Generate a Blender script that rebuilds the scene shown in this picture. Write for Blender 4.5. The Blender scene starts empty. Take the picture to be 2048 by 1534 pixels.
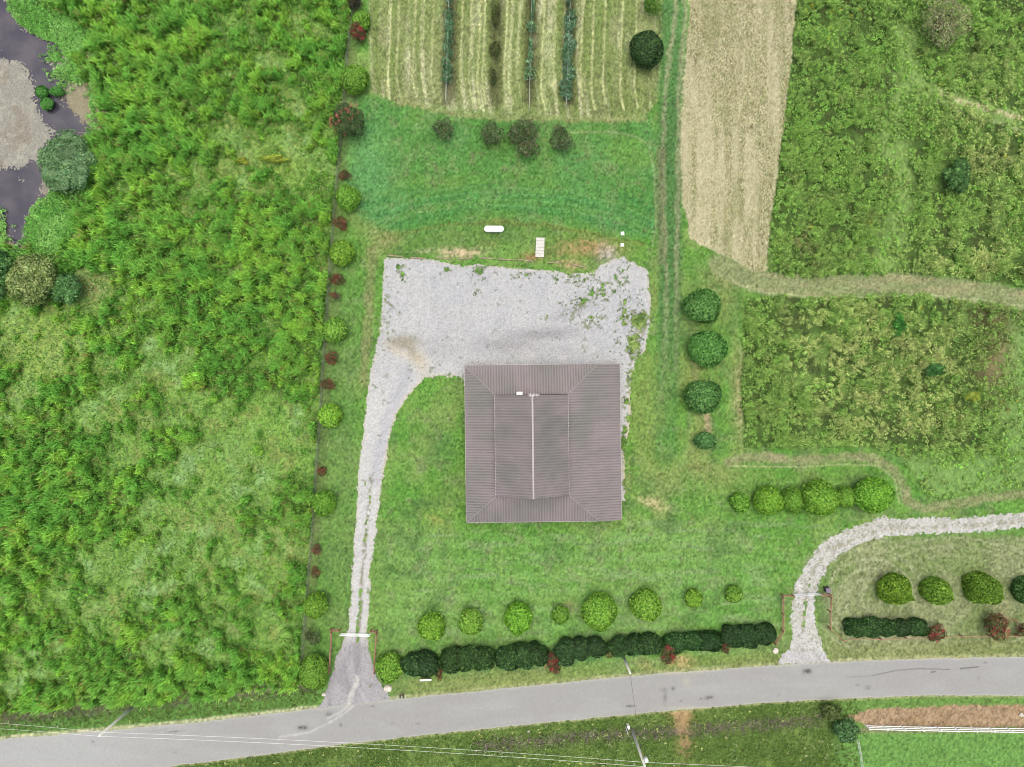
import bpy, math, random
import numpy as np
from mathutils import Vector

# ------------------------------------------------------------------ camera, sky, sun, exposure
SC = bpy.context.scene
H = 107.0                       # height of the drone above the ground, metres
S = 13.3                        # photograph pixels per metre on the ground
cam = bpy.data.cameras.new("camera"); camo = bpy.data.objects.new("camera", cam)
SC.collection.objects.link(camo); SC.camera = camo
camo.location = (0, 0, H); camo.rotation_euler = (0, 0, 0)
cam.sensor_width = 36; cam.lens = 36 * H / (2048 / S)
cam.clip_start = 1; cam.clip_end = 6000
SUN_EL, SUN_AZ = math.radians(86), math.radians(10)       # azimuth clockwise from the top of the picture
w = bpy.data.worlds.new("World"); SC.world = w; w.use_nodes = True
nt = w.node_tree; sky = nt.nodes.new("ShaderNodeTexSky"); sky.sky_type = 'NISHITA'; sky.sun_disc = False
sky.sun_elevation = SUN_EL; sky.sun_rotation = SUN_AZ; sky.dust_density = 6; sky.air_density = 0.6; sky.ozone_density = 0.6
nt.links.new(sky.outputs[0], nt.nodes["Background"].inputs[0]); nt.nodes["Background"].inputs[1].default_value = 0.15
sun = bpy.data.lights.new("sun", 'SUN'); suno = bpy.data.objects.new("sun", sun); SC.collection.objects.link(suno)
sun.energy = 1.1; sun.angle = math.radians(65); sun.color = (.94, 1, .84)
sd = Vector((math.sin(SUN_AZ) * math.cos(SUN_EL), math.cos(SUN_AZ) * math.cos(SUN_EL), math.sin(SUN_EL)))
suno.rotation_euler = sd.to_track_quat('Z', 'Y').to_euler()
SC.view_settings.view_transform = 'Standard'; SC.view_settings.look = 'None'
SC.view_settings.exposure = 0.97; SC.view_settings.gamma = 1
SC.cycles.pixel_filter_type = 'BLACKMAN_HARRIS'; SC.cycles.filter_width = 1.0
SC.cycles.max_bounces = 5; SC.cycles.diffuse_bounces = 3; SC.cycles.glossy_bounces = 2

rng = np.random.default_rng(11); random.seed(5)
COL = SC.collection

# ------------------------------------------------------------------ helpers
KALB = 0.45                     # albedo = linear value seen in the photograph x this
def lin(c):
    c = np.asarray(c, float) / 255.0
    return np.where(c <= .04045, c / 12.92, ((c + .055) / 1.055) ** 2.4)
def A(r, g, b): return lin((r, g, b)) * KALB
def P(px, py, z=0.0):           # photograph pixel + height -> world point
    k = (1 - z / H) / S
    return ((px - 1024) * k, (767 - py) * k, z)
def tag(o, label=None, cat=None, group=None, kind=None):
    if label: o['label'] = label
    if cat: o['category'] = cat
    if group: o['group'] = group
    if kind: o['kind'] = kind
    return o
def empty(name, loc, rz=0, **k):
    o = bpy.data.objects.new(name, None); COL.objects.link(o); o.location = loc; o.rotation_euler = (0, 0, rz)
    o.empty_display_size = .3
    return tag(o, **k)
def hsh(ix, iy, s):
    n = (ix.astype(np.int64) * 374761393 + iy.astype(np.int64) * 668265263 + s * 974634777) & 0xffffffff
    n = ((n ^ (n >> 13)) * 1274126177) & 0xffffffff
    n = ((n ^ (n >> 16)) * 2246822519) & 0xffffffff
    return ((n ^ (n >> 15)) & 0xffffff) / float(0xffffff)
def vn(x, y, sc, seed=0):
    x = x / sc; y = y / sc; ix = np.floor(x); iy = np.floor(y); fx = x - ix; fy = y - iy
    fx = fx * fx * (3 - 2 * fx); fy = fy * fy * (3 - 2 * fy)
    a = hsh(ix, iy, seed); b = hsh(ix + 1, iy, seed); c = hsh(ix, iy + 1, seed); d = hsh(ix + 1, iy + 1, seed)
    return (a * (1 - fx) + b * fx) * (1 - fy) + (c * (1 - fx) + d * fx) * fy
def fbm(x, y, sc, octv=3, seed=0):
    t = 0; amp = 1; tot = 0
    for i in range(octv):
        t = t + amp * vn(x + i * 31.7, y - i * 17.3, sc / 2 ** i, seed + i * 7); tot += amp; amp *= .55
    return t / tot
def smooth(e0, e1, v):
    t = np.clip((v - e0) / (e1 - e0), 0, 1); return t * t * (3 - 2 * t)
def sdpoly(x, y, poly):         # signed distance, positive inside
    pts = np.array(poly, float); d = np.full(x.shape, 1e18); ins = np.zeros(x.shape, bool); n = len(pts)
    for i in range(n):
        ax, ay = pts[i]; bx, by = pts[(i + 1) % n]; ex, ey = bx - ax, by - ay
        wx, wy = x - ax, y - ay; t = np.clip((wx * ex + wy * ey) / (ex * ex + ey * ey + 1e-9), 0, 1)
        d = np.minimum(d, (wx - ex * t) ** 2 + (wy - ey * t) ** 2)
        if ay != by:
            c = ((ay > y) != (by > y)) & (x < (bx - ax) * (y - ay) / (by - ay) + ax); ins ^= c
    d = np.sqrt(d); return np.where(ins, d, -d)
def dline(x, y, pts):
    d = np.full(x.shape, 1e18)
    for (ax, ay), (bx, by) in zip(pts[:-1], pts[1:]):
        ex, ey = bx - ax, by - ay; wx, wy = x - ax, y - ay
        t = np.clip((wx * ex + wy * ey) / (ex * ex + ey * ey + 1e-9), 0, 1)
        d = np.minimum(d, (wx - ex * t) ** 2 + (wy - ey * t) ** 2)
    return np.sqrt(d)
def band(x, y, pts, hw, soft): return 1 - smooth(hw - soft, hw + soft, dline(x, y, pts))
def blob(x, y, cx, cy, rx, ry, ang=0):
    c, s = math.cos(math.radians(ang)), math.sin(math.radians(ang)); dx, dy = x - cx, y - cy
    u = (dx * c + dy * s) / rx; v = (-dx * s + dy * c) / ry; return np.exp(-(u * u + v * v) * 1.2)
def over(c, m, col): return c + (np.asarray(col) - c) * m[..., None]

# ------------------------------------------------------------------ materials
def nodes_of(name):
    m = bpy.data.materials.new(name); m.use_nodes = True; n = m.node_tree; b = n.nodes["Principled BSDF"]
    return m, n, b
def vmat(name, rough=.8, spec=.2, nscale=9.0, namp=.25, bump=.0, bscale=6., trans=0.0):
    m, n, b = nodes_of(name); L = n.links.new
    at = n.nodes.new("ShaderNodeAttribute"); at.attribute_name = "Col"
    tc = n.nodes.new("ShaderNodeTexCoord")
    no = n.nodes.new("ShaderNodeTexNoise"); no.inputs["Scale"].default_value = nscale; no.inputs["Detail"].default_value = 3
    L(tc.outputs["Object"], no.inputs["Vector"])
    mr = n.nodes.new("ShaderNodeMapRange"); mr.inputs[1].default_value = .25; mr.inputs[2].default_value = .75
    mr.inputs[3].default_value = 1 - namp; mr.inputs[4].default_value = 1 + namp; L(no.outputs[0], mr.inputs[0])
    vm = n.nodes.new("ShaderNodeVectorMath"); vm.operation = 'SCALE'
    L(at.outputs["Color"], vm.inputs[0]); L(mr.outputs[0], vm.inputs["Scale"]); L(vm.outputs[0], b.inputs["Base Color"])
    b.inputs["Roughness"].default_value = rough; b.inputs["Specular IOR Level"].default_value = spec
    if bump:
        n2 = n.nodes.new("ShaderNodeTexNoise"); n2.inputs["Scale"].default_value = bscale; n2.inputs["Detail"].default_value = 4
        L(tc.outputs["Object"], n2.inputs["Vector"]); bp = n.nodes.new("ShaderNodeBump"); bp.inputs["Strength"].default_value = 1
        bp.inputs["Distance"].default_value = bump; L(n2.outputs[0], bp.inputs["Height"]); L(bp.outputs[0], b.inputs["Normal"])
    if trans:
        tr = n.nodes.new("ShaderNodeBsdfTranslucent"); mx = n.nodes.new("ShaderNodeMixShader"); mx.inputs[0].default_value = trans
        L(vm.outputs[0], tr.inputs[0]); L(b.outputs[0], mx.inputs[1]); L(tr.outputs[0], mx.inputs[2])
        L(mx.outputs[0], n.nodes["Material Output"].inputs["Surface"])
    return m
def pmat(name, col, rough=.6, metal=0, var=.12, nscale=3., spec=.4, stretch=(1, 1, 1)):
    m, n, b = nodes_of(name); L = n.links.new
    tc = n.nodes.new("ShaderNodeTexCoord"); mp = n.nodes.new("ShaderNodeMapping"); mp.inputs["Scale"].default_value = stretch
    no = n.nodes.new("ShaderNodeTexNoise"); no.inputs["Scale"].default_value = nscale; no.inputs["Detail"].default_value = 5
    L(tc.outputs["Object"], mp.inputs[0]); L(mp.outputs[0], no.inputs["Vector"])
    r = n.nodes.new("ShaderNodeValToRGB"); r.color_ramp.elements[0].position = .3; r.color_ramp.elements[1].position = .7
    r.color_ramp.elements[0].color = (*(np.array(col) * (1 - var)), 1); r.color_ramp.elements[1].color = (*np.minimum(np.array(col) * (1 + var), 1), 1)
    L(no.outputs[0], r.inputs[0]); L(r.outputs[0], b.inputs["Base Color"])
    b.inputs["Roughness"].default_value = rough; b.inputs["Metallic"].default_value = metal; b.inputs["Specular IOR Level"].default_value = spec
    return m
M = dict(
    ground=vmat("ground_soil_and_turf", .95, .1, 14, .3, .05, 8),
    gravel=vmat("crushed_limestone", .9, .2, 16, .22, .04, 14),
    asphalt=vmat("worn_asphalt", .85, .25, 22, .1, .006, 40),
    leaf=vmat("leaves", .6, .2, 5, .18, trans=.2),
    blade=vmat("grass_blades", .65, .15, 3, .15, trans=.25),
    straw=vmat("straw", .8, .1, 3, .2),
    algae=vmat("pond_scum", .9, .1, 12, .25, .02, 9),
    wood=pmat("weathered_brown_wood", (.25, .13, .085), .8, var=.3, nscale=5),
    timber=pmat("grey_timber", (.20, .15, .11), .9, var=.4, nscale=6),
    pole=pmat("bleached_pole_wood", (.52, .50, .44), .85, var=.15, nscale=4),
    wire=pmat("aluminium_wire", (.62, .63, .62), .5, .3, .03),
    cable=pmat("black_cable", (.03, .03, .035), .6, 0, .03),
    white=pmat("white_vinyl", (.8, .8, .79), .45, 0, .03),
    tank=pmat("white_paint", (.78, .78, .77), .35, 0, .04, 2),
    galv=pmat("galvanised_steel", (.5, .51, .52), .4, .6, .06),
    concrete=pmat("concrete", (.36, .35, .32), .9, 0, .22, 5),
    cover=pmat('off_white_fibreglass', (.46, .46, .42), .6, 0, .1),
    rock=pmat("pale_rock", (.42, .39, .34), .9, 0, .25, 4),
    dark=pmat("dark_plastic", (.03, .03, .04), .5, 0, .1),
    purple=pmat("purple_grey_plastic", (.10, .08, .11), .5, 0, .15),
    bark=pmat("bark", (.10, .075, .055), .95, 0, .3, 8),
    greypost=pmat("steel_post", (.20, .21, .19), .7, .2, .2),
    siding=pmat("tan_siding", (.26, .22, .18), .7, 0, .08, 1),
    trim=pmat("roof_trim", (.17, .155, .155), .45, .2, .06),
)
# ribbed metal roof paint, slightly chalky, with faint broad weathering
def roofmat(name, col):
    m, n, b = nodes_of(name); L = n.links.new; tc = n.nodes.new("ShaderNodeTexCoord")
    n1 = n.nodes.new("ShaderNodeTexNoise"); n1.inputs["Scale"].default_value = .22; n1.inputs["Detail"].default_value = 4
    n2 = n.nodes.new("ShaderNodeTexNoise"); n2.inputs["Scale"].default_value = 9; n2.inputs["Detail"].default_value = 3
    L(tc.outputs["Object"], n1.inputs["Vector"]); L(tc.outputs["Object"], n2.inputs["Vector"])
    r = n.nodes.new("ShaderNodeValToRGB"); r.color_ramp.elements[0].position = .35; r.color_ramp.elements[1].position = .65
    c = np.array(col) * .95; r.color_ramp.elements[0].color = (*(c * (.80, .86, .82)), 1); r.color_ramp.elements[1].color = (*(c * (1.12, 1.06, 1.10)), 1)
    L(n1.outputs[0], r.inputs[0]); mx = n.nodes.new("ShaderNodeMix"); mx.data_type = 'RGBA'; mx.blend_type = 'MULTIPLY'; mx.inputs[0].default_value = .25
    L(r.outputs[0], mx.inputs[6]); L(n2.outputs[0], mx.inputs[7]); L(mx.outputs[2], b.inputs["Base Color"])
    b.inputs["Roughness"].default_value = .55; b.inputs["Specular IOR Level"].default_value = .35
    return m
M['roof'] = roofmat("brown_ribbed_metal", A(150, 143, 142) * 1.12)

# ------------------------------------------------------------------ mesh helpers
def npmesh(name, V, F, C=None, mat=None, parent=None, smooth_=False):
    """V (n,3), F (m,k) of one k; C (n,3) colours"""
    V = np.asarray(V, np.float32); F = np.asarray(F, np.int32); k = F.shape[1]
    me = bpy.data.meshes.new(name); me.vertices.add(len(V)); me.vertices.foreach_set("co", V.ravel())
    me.loops.add(F.size); me.loops.foreach_set("vertex_index", F.ravel())
    me.polygons.add(len(F)); me.polygons.foreach_set("loop_start", np.arange(0, F.size, k, dtype=np.int32))
    me.polygons.foreach_set("loop_total", np.full(len(F), k, np.int32))
    if smooth_: me.polygons.foreach_set("use_smooth", np.ones(len(F), bool))
    me.update(calc_edges=True)
    if C is not None:
        a = me.color_attributes.new("Col", 'FLOAT_COLOR', 'POINT'); cc = np.ones((len(V), 4), np.float32)
        cc[:, :3] = np.clip(C, 0, 1); a.data.foreach_set("color", cc.ravel())
    if mat: me.materials.append(mat)
    o = bpy.data.objects.new(name, me); COL.objects.link(o); o.parent = parent
    return o
class MB:                        # collects small solids, makes one mesh
    def __init__(s): s.v = []; s.f = []
    def add(s, v, f):
        n = len(s.v); s.v += [tuple(map(float, p)) for p in v]; s.f += [tuple(i + n for i in q) for q in f]; return s
    def box(s, c, d, rz=0, taper=1):
        x, y, z = d[0] / 2, d[1] / 2, d[2] / 2; cs, sn = math.cos(rz), math.sin(rz); v = []
        for k in (-1, 1):
            t = taper if k > 0 else 1
            for a, b in ((-1, -1), (1, -1), (1, 1), (-1, 1)):
                X, Y = a * x * t, b * y * t; v.append((c[0] + X * cs - Y * sn, c[1] + X * sn + Y * cs, c[2] + k * z))
        return s.add(v, [(3, 2, 1, 0), (4, 5, 6, 7), (0, 1, 5, 4), (1, 2, 6, 5), (2, 3, 7, 6), (3, 0, 4, 7)])
    def beam(s, p, q, wd, ht):   # square bar from p to q
        p, q = Vector(p), Vector(q); d = (q - p).normalized(); up = Vector((0, 0, 1)) if abs(d.z) < .95 else Vector((1, 0, 0))
        a = d.cross(up).normalized() * wd / 2; b = a.cross(d).normalized() * ht / 2
        v = [p + x * a + y * b for x, y in ((-1, -1), (1, -1), (1, 1), (-1, 1))] + [q + x * a + y * b for x, y in ((-1, -1), (1, -1), (1, 1), (-1, 1))]
        return s.add(v, [(3, 2, 1, 0), (4, 5, 6, 7), (0, 1, 5, 4), (1, 2, 6, 5), (2, 3, 7, 6), (3, 0, 4, 7)])
    def tube(s, pts, rad, n=8, caps=True):
        pts = [Vector(p) for p in pts]; R = rad if isinstance(rad, (list, tuple)) else [rad] * len(pts); v = []; f = []
        for i, p in enumerate(pts):
            d = (pts[min(i + 1, len(pts) - 1)] - pts[max(i - 1, 0)]).normalized()
            up = Vector((0, 0, 1)) if abs(d.z) < .9 else Vector((1, 0, 0)); a = d.cross(up).normalized(); b = a.cross(d)
            for j in range(n):
                t = 2 * math.pi * j / n; v.append(p + (a * math.cos(t) + b * math.sin(t)) * R[i])
        for i in range(len(pts) - 1):
            for j in range(n): f.append((i * n + j, i * n + (j + 1) % n, (i + 1) * n + (j + 1) % n, (i + 1) * n + j))
        if caps: f.append(tuple(range(n))[::-1]); f.append(tuple((len(pts) - 1) * n + j for j in range(n)))
        return s.add(v, f)
    def ball(s, c, r, nu=10, nv=7, jit=0):
        v = []; f = []
        for i in range(nv + 1):
            for j in range(nu):
                t, u = math.pi * i / nv, 2 * math.pi * j / nu; k = 1 + random.uniform(-jit, jit)
                v.append((c[0] + r[0] * k * math.sin(t) * math.cos(u), c[1] + r[1] * k * math.sin(t) * math.sin(u), c[2] + r[2] * k * math.cos(t)))
        for i in range(nv):
            for j in range(nu): f.append((i * nu + j, (i + 1) * nu + j, (i + 1) * nu + (j + 1) % nu, i * nu + (j + 1) % nu))
        return s.add(v, f)
    def build(s, name, mat, parent=None, smooth_=False):
        me = bpy.data.meshes.new(name); me.from_pydata(s.v, [], s.f); me.validate(); me.update()
        if smooth_:
            for p in me.polygons: p.use_smooth = True
        me.materials.append(mat); o = bpy.data.objects.new(name, me); COL.objects.link(o); o.parent = parent; return o

# ------------------------------------------------------------------ the map: where each kind of ground lies (photograph pixels)
FENCE = [(716, -130), (712, 0), (697, 90), (690, 190), (682, 290), (674, 370), (668, 440), (662, 520), (655, 620), (648, 720), (641, 840), (634, 930), (627, 1050), (618, 1150), (612, 1230), (606, 1310), (602, 1372)]
ROAD_N = [(-330, 1520), (0, 1478), (190, 1462), (400, 1443), (600, 1420), (700, 1409), (800, 1397), (1024, 1375), (1264, 1351), (1400, 1341), (1536, 1331), (1700, 1322), (1850, 1317), (2048, 1313), (2380, 1312)]
ROAD_S = [(-330, 1616), (0, 1566), (330, 1534), (512, 1511), (700, 1487), (860, 1469), (1024, 1452), (1270, 1428), (1400, 1416), (1536, 1405), (1700, 1397), (1850, 1391), (2048, 1391), (2380, 1393)]
MEADOW_W = [(-400, -250)] + [(716, -250)] + [(x - 4, y) for x, y in FENCE] + [(560, 1374), (420, 1392), (300, 1402), (150, 1412), (0, 1420), (-400, 1440)]
POND = [(-300, -120), (10, -60), (22, 20), (45, 52), (80, 70), (110, 82), (128, 100), (150, 140), (175, 190), (192, 225), (190, 262), (150, 275), (95, 290), (92, 330), (98, 352), (110, 378), (95, 395), (70, 412), (52, 450), (50, 482), (36, 497), (10, 470), (0, 450), (-300, 440)]
ORCHARD = [(742, -130), (738, 60), (745, 185), (800, 203), (870, 215), (1000, 228), (1130, 234), (1230, 236), (1290, 226), (1315, 200), (1325, 60), (1335, -130)]
YARD_GREEN = [(690, 195), (745, 188), (870, 215), (1130, 235), (1300, 235), (1318, 300), (1316, 470), (1255, 470), (1150, 450), (1000, 440), (880, 458), (800, 470), (720, 430), (690, 380)]
STUBBLE = [(1385, -130), (1593, -130), (1590, 20), (1579, 150), (1562, 290), (1545, 410), (1530, 545), (1505, 545), (1470, 520), (1420, 500), (1383, 478), (1365, 400), (1360, 300), (1368, 150), (1378, 40)]
EAST_A = [(1596, -130), (1592, 20), (1582, 150), (1565, 290), (1548, 410), (1532, 548), (1600, 556), (1700, 548), (1800, 545), (1900, 552), (2048, 572), (2400, 585), (2400, -130)]
CROSS = [(1440, 530), (1500, 560), (1560, 572), (1640, 574), (1760, 568), (1860, 572), (1950, 582), (2048, 600), (2400, 610)]
EAST_B = [(1492, 596), (1640, 594), (1850, 588), (1950, 600), (2048, 622), (2400, 640), (2400, 980), (2048, 972), (1960, 985), (1880, 995), (1840, 980), (1828, 940), (1790, 905), (1740, 893), (1600, 893), (1488, 895), (1484, 760), (1488, 650)]
DRYBAND = [(1455, 925), (1500, 914), (1600, 921), (1690, 915), (1750, 918), (1790, 940), (1806, 970), (1815, 1003), (1850, 1018), (1900, 1008), (1980, 995), (2048, 985), (2400, 960)]
YARD = [(768, 514), (800, 516), (860, 517), (905, 528), (930, 533), (955, 526), (1000, 535), (1100, 541), (1140, 546), (1185, 545), (1200, 530), (1245, 512), (1262, 520), (1280, 533), (1298, 540), (1301, 600), (1299, 660), (1290, 700), (1272, 722), (1262, 760), (1262, 850), (1250, 905), (1249, 1000), (1230, 1012), (1120, 1000), (1000, 900), (940, 800), (925, 757), (905, 755), (872, 752), (850, 757), (833, 775), (812, 800), (795, 830), (780, 880), (771, 930), (762, 985), (755, 1050), (746, 1110), (741, 1160), (739, 1220), (735, 1262), (736, 1300), (748, 1330), (756, 1362), (778, 1390), (780, 1402), (700, 1414), (632, 1424), (641, 1408), (655, 1378), (668, 1330), (680, 1298), (692, 1272), (698, 1240), (702, 1190), (706, 1100), (712, 1010), (718, 930), (727, 860), (734, 790), (741, 745), (752, 690), (762, 650), (764, 580)]
DRIVE2 = [(2400, 1010), (2048, 1024), (1950, 1032), (1850, 1034), (1790, 1036), (1765, 1030), (1740, 1042), (1690, 1058), (1650, 1080), (1622, 1110), (1604, 1140), (1590, 1170), (1586, 1200), (1580, 1240), (1583, 1275), (1578, 1296), (1560, 1310), (1556, 1331), (1610, 1330), (1662, 1324), (1650, 1300), (1640, 1275), (1630, 1240), (1632, 1200), (1640, 1165), (1655, 1135), (1680, 1110), (1720, 1088), (1770, 1074), (1830, 1070), (1950, 1066), (2048, 1058), (2400, 1044)]
BED = [(1690, 1432), (1740, 1418), (1850, 1412), (2048, 1410), (2380, 1410), (2380, 1458), (2048, 1456), (1740, 1456), (1716, 1446)]

LOW = [  # places of low pale grass in the west meadow: cx,cy,rx,ry,angle,strength
    (545, 320, 80, 35, 0, 1), (480, 270, 60, 50, 0, .5), (600, 330, 60, 60, 0, .7), (420, 330, 60, 40, -20, .5), (180, 590, 60, 45, 0, .7), (70, 650, 90, 60, 0, 1), (100, 740, 80, 35, -30, .8), (190, 840, 40, 40, 0, .5), (40, 800, 30, 40, 0, .6), (300, 420, 60, 30, 0, .35), (330, 730, 60, 45, 0, .7),
    (260, 900, 70, 35, -40, .7), (380, 940, 60, 60, 0, .6), (480, 880, 110, 60, -20, 1), (430, 1000, 110, 55, -25, 1), (560, 900, 60, 60, 0, .8), (330, 1040, 90, 45, 0, .7), (360, 1110, 90, 50, -10, .9), (200, 1110, 70, 60, 0, .8), (280, 1180, 110, 45, -15, .9), (480, 1130, 60, 60, 0, .6), (520, 1250, 60, 50, 0, .6), (430, 1180, 60, 40, 0, .6), (320, 1290, 80, 30, -15, .8), (430, 1300, 50, 30, 0, .5), (70, 1310, 70, 25, 0, .5), (60, 1360, 60, 25, 0, .5), (560, 830, 50, 50, 0, .7), (420, 830, 70, 40, 0, .8), (20, 1210, 20, 20, 0, .4), (250, 640, 60, 30, -20, .5), (420, 560, 60, 20, -30, .35), (250, 780, 30, 60, 0, .2), (540, 130, 60, 40, 0, .35), (460, 60, 60, 40, 0, .3), (620, 40, 60, 30, 0, .35), (400, 200, 60, 20, -40, .2), (590, 210, 30, 40, 0, .2), (560, 1050, 40, 60, 0, .4), (130, 1180, 40, 20, 0, .4)]
TALL = [(600, 760, 45, 60, 0, .7), (590, 1000, 45, 90, 20, .8), (560, 560, 110, 130, 0, .6), (610, 480, 50, 80, 0, .6), (120, 950, 100, 130, 0, .9), (60, 1050, 100, 90, 0, 1), (300, 200, 130, 200, 0, .9), (230, 470, 100, 90, 0, 1), (600, 1330, 60, 50, 0, .8), (290, 1370, 140, 35, -5, 1), (420, 1350, 140, 40, 0, .9), (60, 1400, 90, 25, 0, .6), (210, 320, 25, 120, 0, 1), (215, 130, 25, 110, 0, 1), (600, 1180, 25, 110, 0, .6), (640, 130, 45, 140, 0, .6), (330, 600, 120, 60, -30, .5), (350, 860, 70, 25, -50, .5)]

def zones(x, y):
    q = {}
    wx = x + 9 * (fbm(x, y, 26, 3, 1) - .5) + 5 * (vn(x, y, 5, 2) - .5); wy = y + 9 * (fbm(x, y, 26, 3, 3) - .5) + 5 * (vn(x, y, 5, 4) - .5)
    q['w'] = (wx, wy)
    q['mw'] = smooth(-3, 3, sdpoly(x + 3 * (wx - x) * .3, y + (wy - y) * .4, MEADOW_W)); q['pond'] = sdpoly(wx, wy, POND)
    q['orch'] = smooth(-7, 7, sdpoly(wx, wy, ORCHARD)); q['yg'] = smooth(-14, 14, sdpoly(wx, wy, YARD_GREEN))
    q['stub'] = smooth(-3, 3, sdpoly(wx, wy, STUBBLE)); q['ea'] = smooth(-4, 4, sdpoly(wx, wy, EAST_A)); q['eb'] = smooth(-4, 4, sdpoly(wx, wy, EAST_B))
    q['cross'] = band(wx, wy, CROSS, 21, 5); q['dry'] = band(wx, wy, DRYBAND, 8.5, 5)
    q['drysub'] = np.maximum(band(wx, wy, CROSS, 17, 5), q['dry'])
    low = np.zeros_like(x); tall = np.zeros_like(x)
    ux = x + 60 * (fbm(x, y, 90, 3, 21) - .5); uy = y + 60 * (fbm(x, y, 90, 3, 22) - .5)
    for a in LOW: low = np.maximum(low, a[5] * blob(ux, uy, *a[:5]))
    for a in TALL: tall = np.maximum(tall, a[5] * blob(ux, uy, *a[:5]))
    cl = fbm(x, y, 38, 3, 31)
    q['td'] = np.clip(.62 + .55 * tall - 1.05 * low + 1.5 * (cl - .5), 0, 1)       # height of the west meadow
    q['low'] = low; q['td'] = np.clip(.12 + q['td'] * .9 + 1.6 * (fbm(x, y, 20, 3, 33) - .5) * (.3 + low), 0, 1)
    ds = np.minimum(dline(x, y, ROAD_S), 999); q['south'] = smooth(-1, 3, y - np.interp(x, [p[0] for p in ROAD_S], [p[1] for p in ROAD_S]))
    q['verge'] = smooth(-2, 6, y - np.interp(x, [0, 300, 600, 640], [1424, 1404, 1378, 1372])) * (x < 640)
    # the light corridor and trail through the east meadow
    q['corr'] = np.maximum.reduce([.9 * band(ux, uy, [(1800, 60), (1825, 190), (1795, 300), (1785, 420), (1775, 520)], 26, 18), band(wx, wy, [(1815, 110), (1845, 175), (1905, 200), (1975, 222), (2060, 245), (2400, 330)], 17, 9)])
    q['br'] = np.maximum(smooth(1965, 2030, ux) * smooth(600, 680, y), smooth(885, 935, y + 25 * (cl - .5)) * smooth(1700, 1850, x))
    return q

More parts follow.
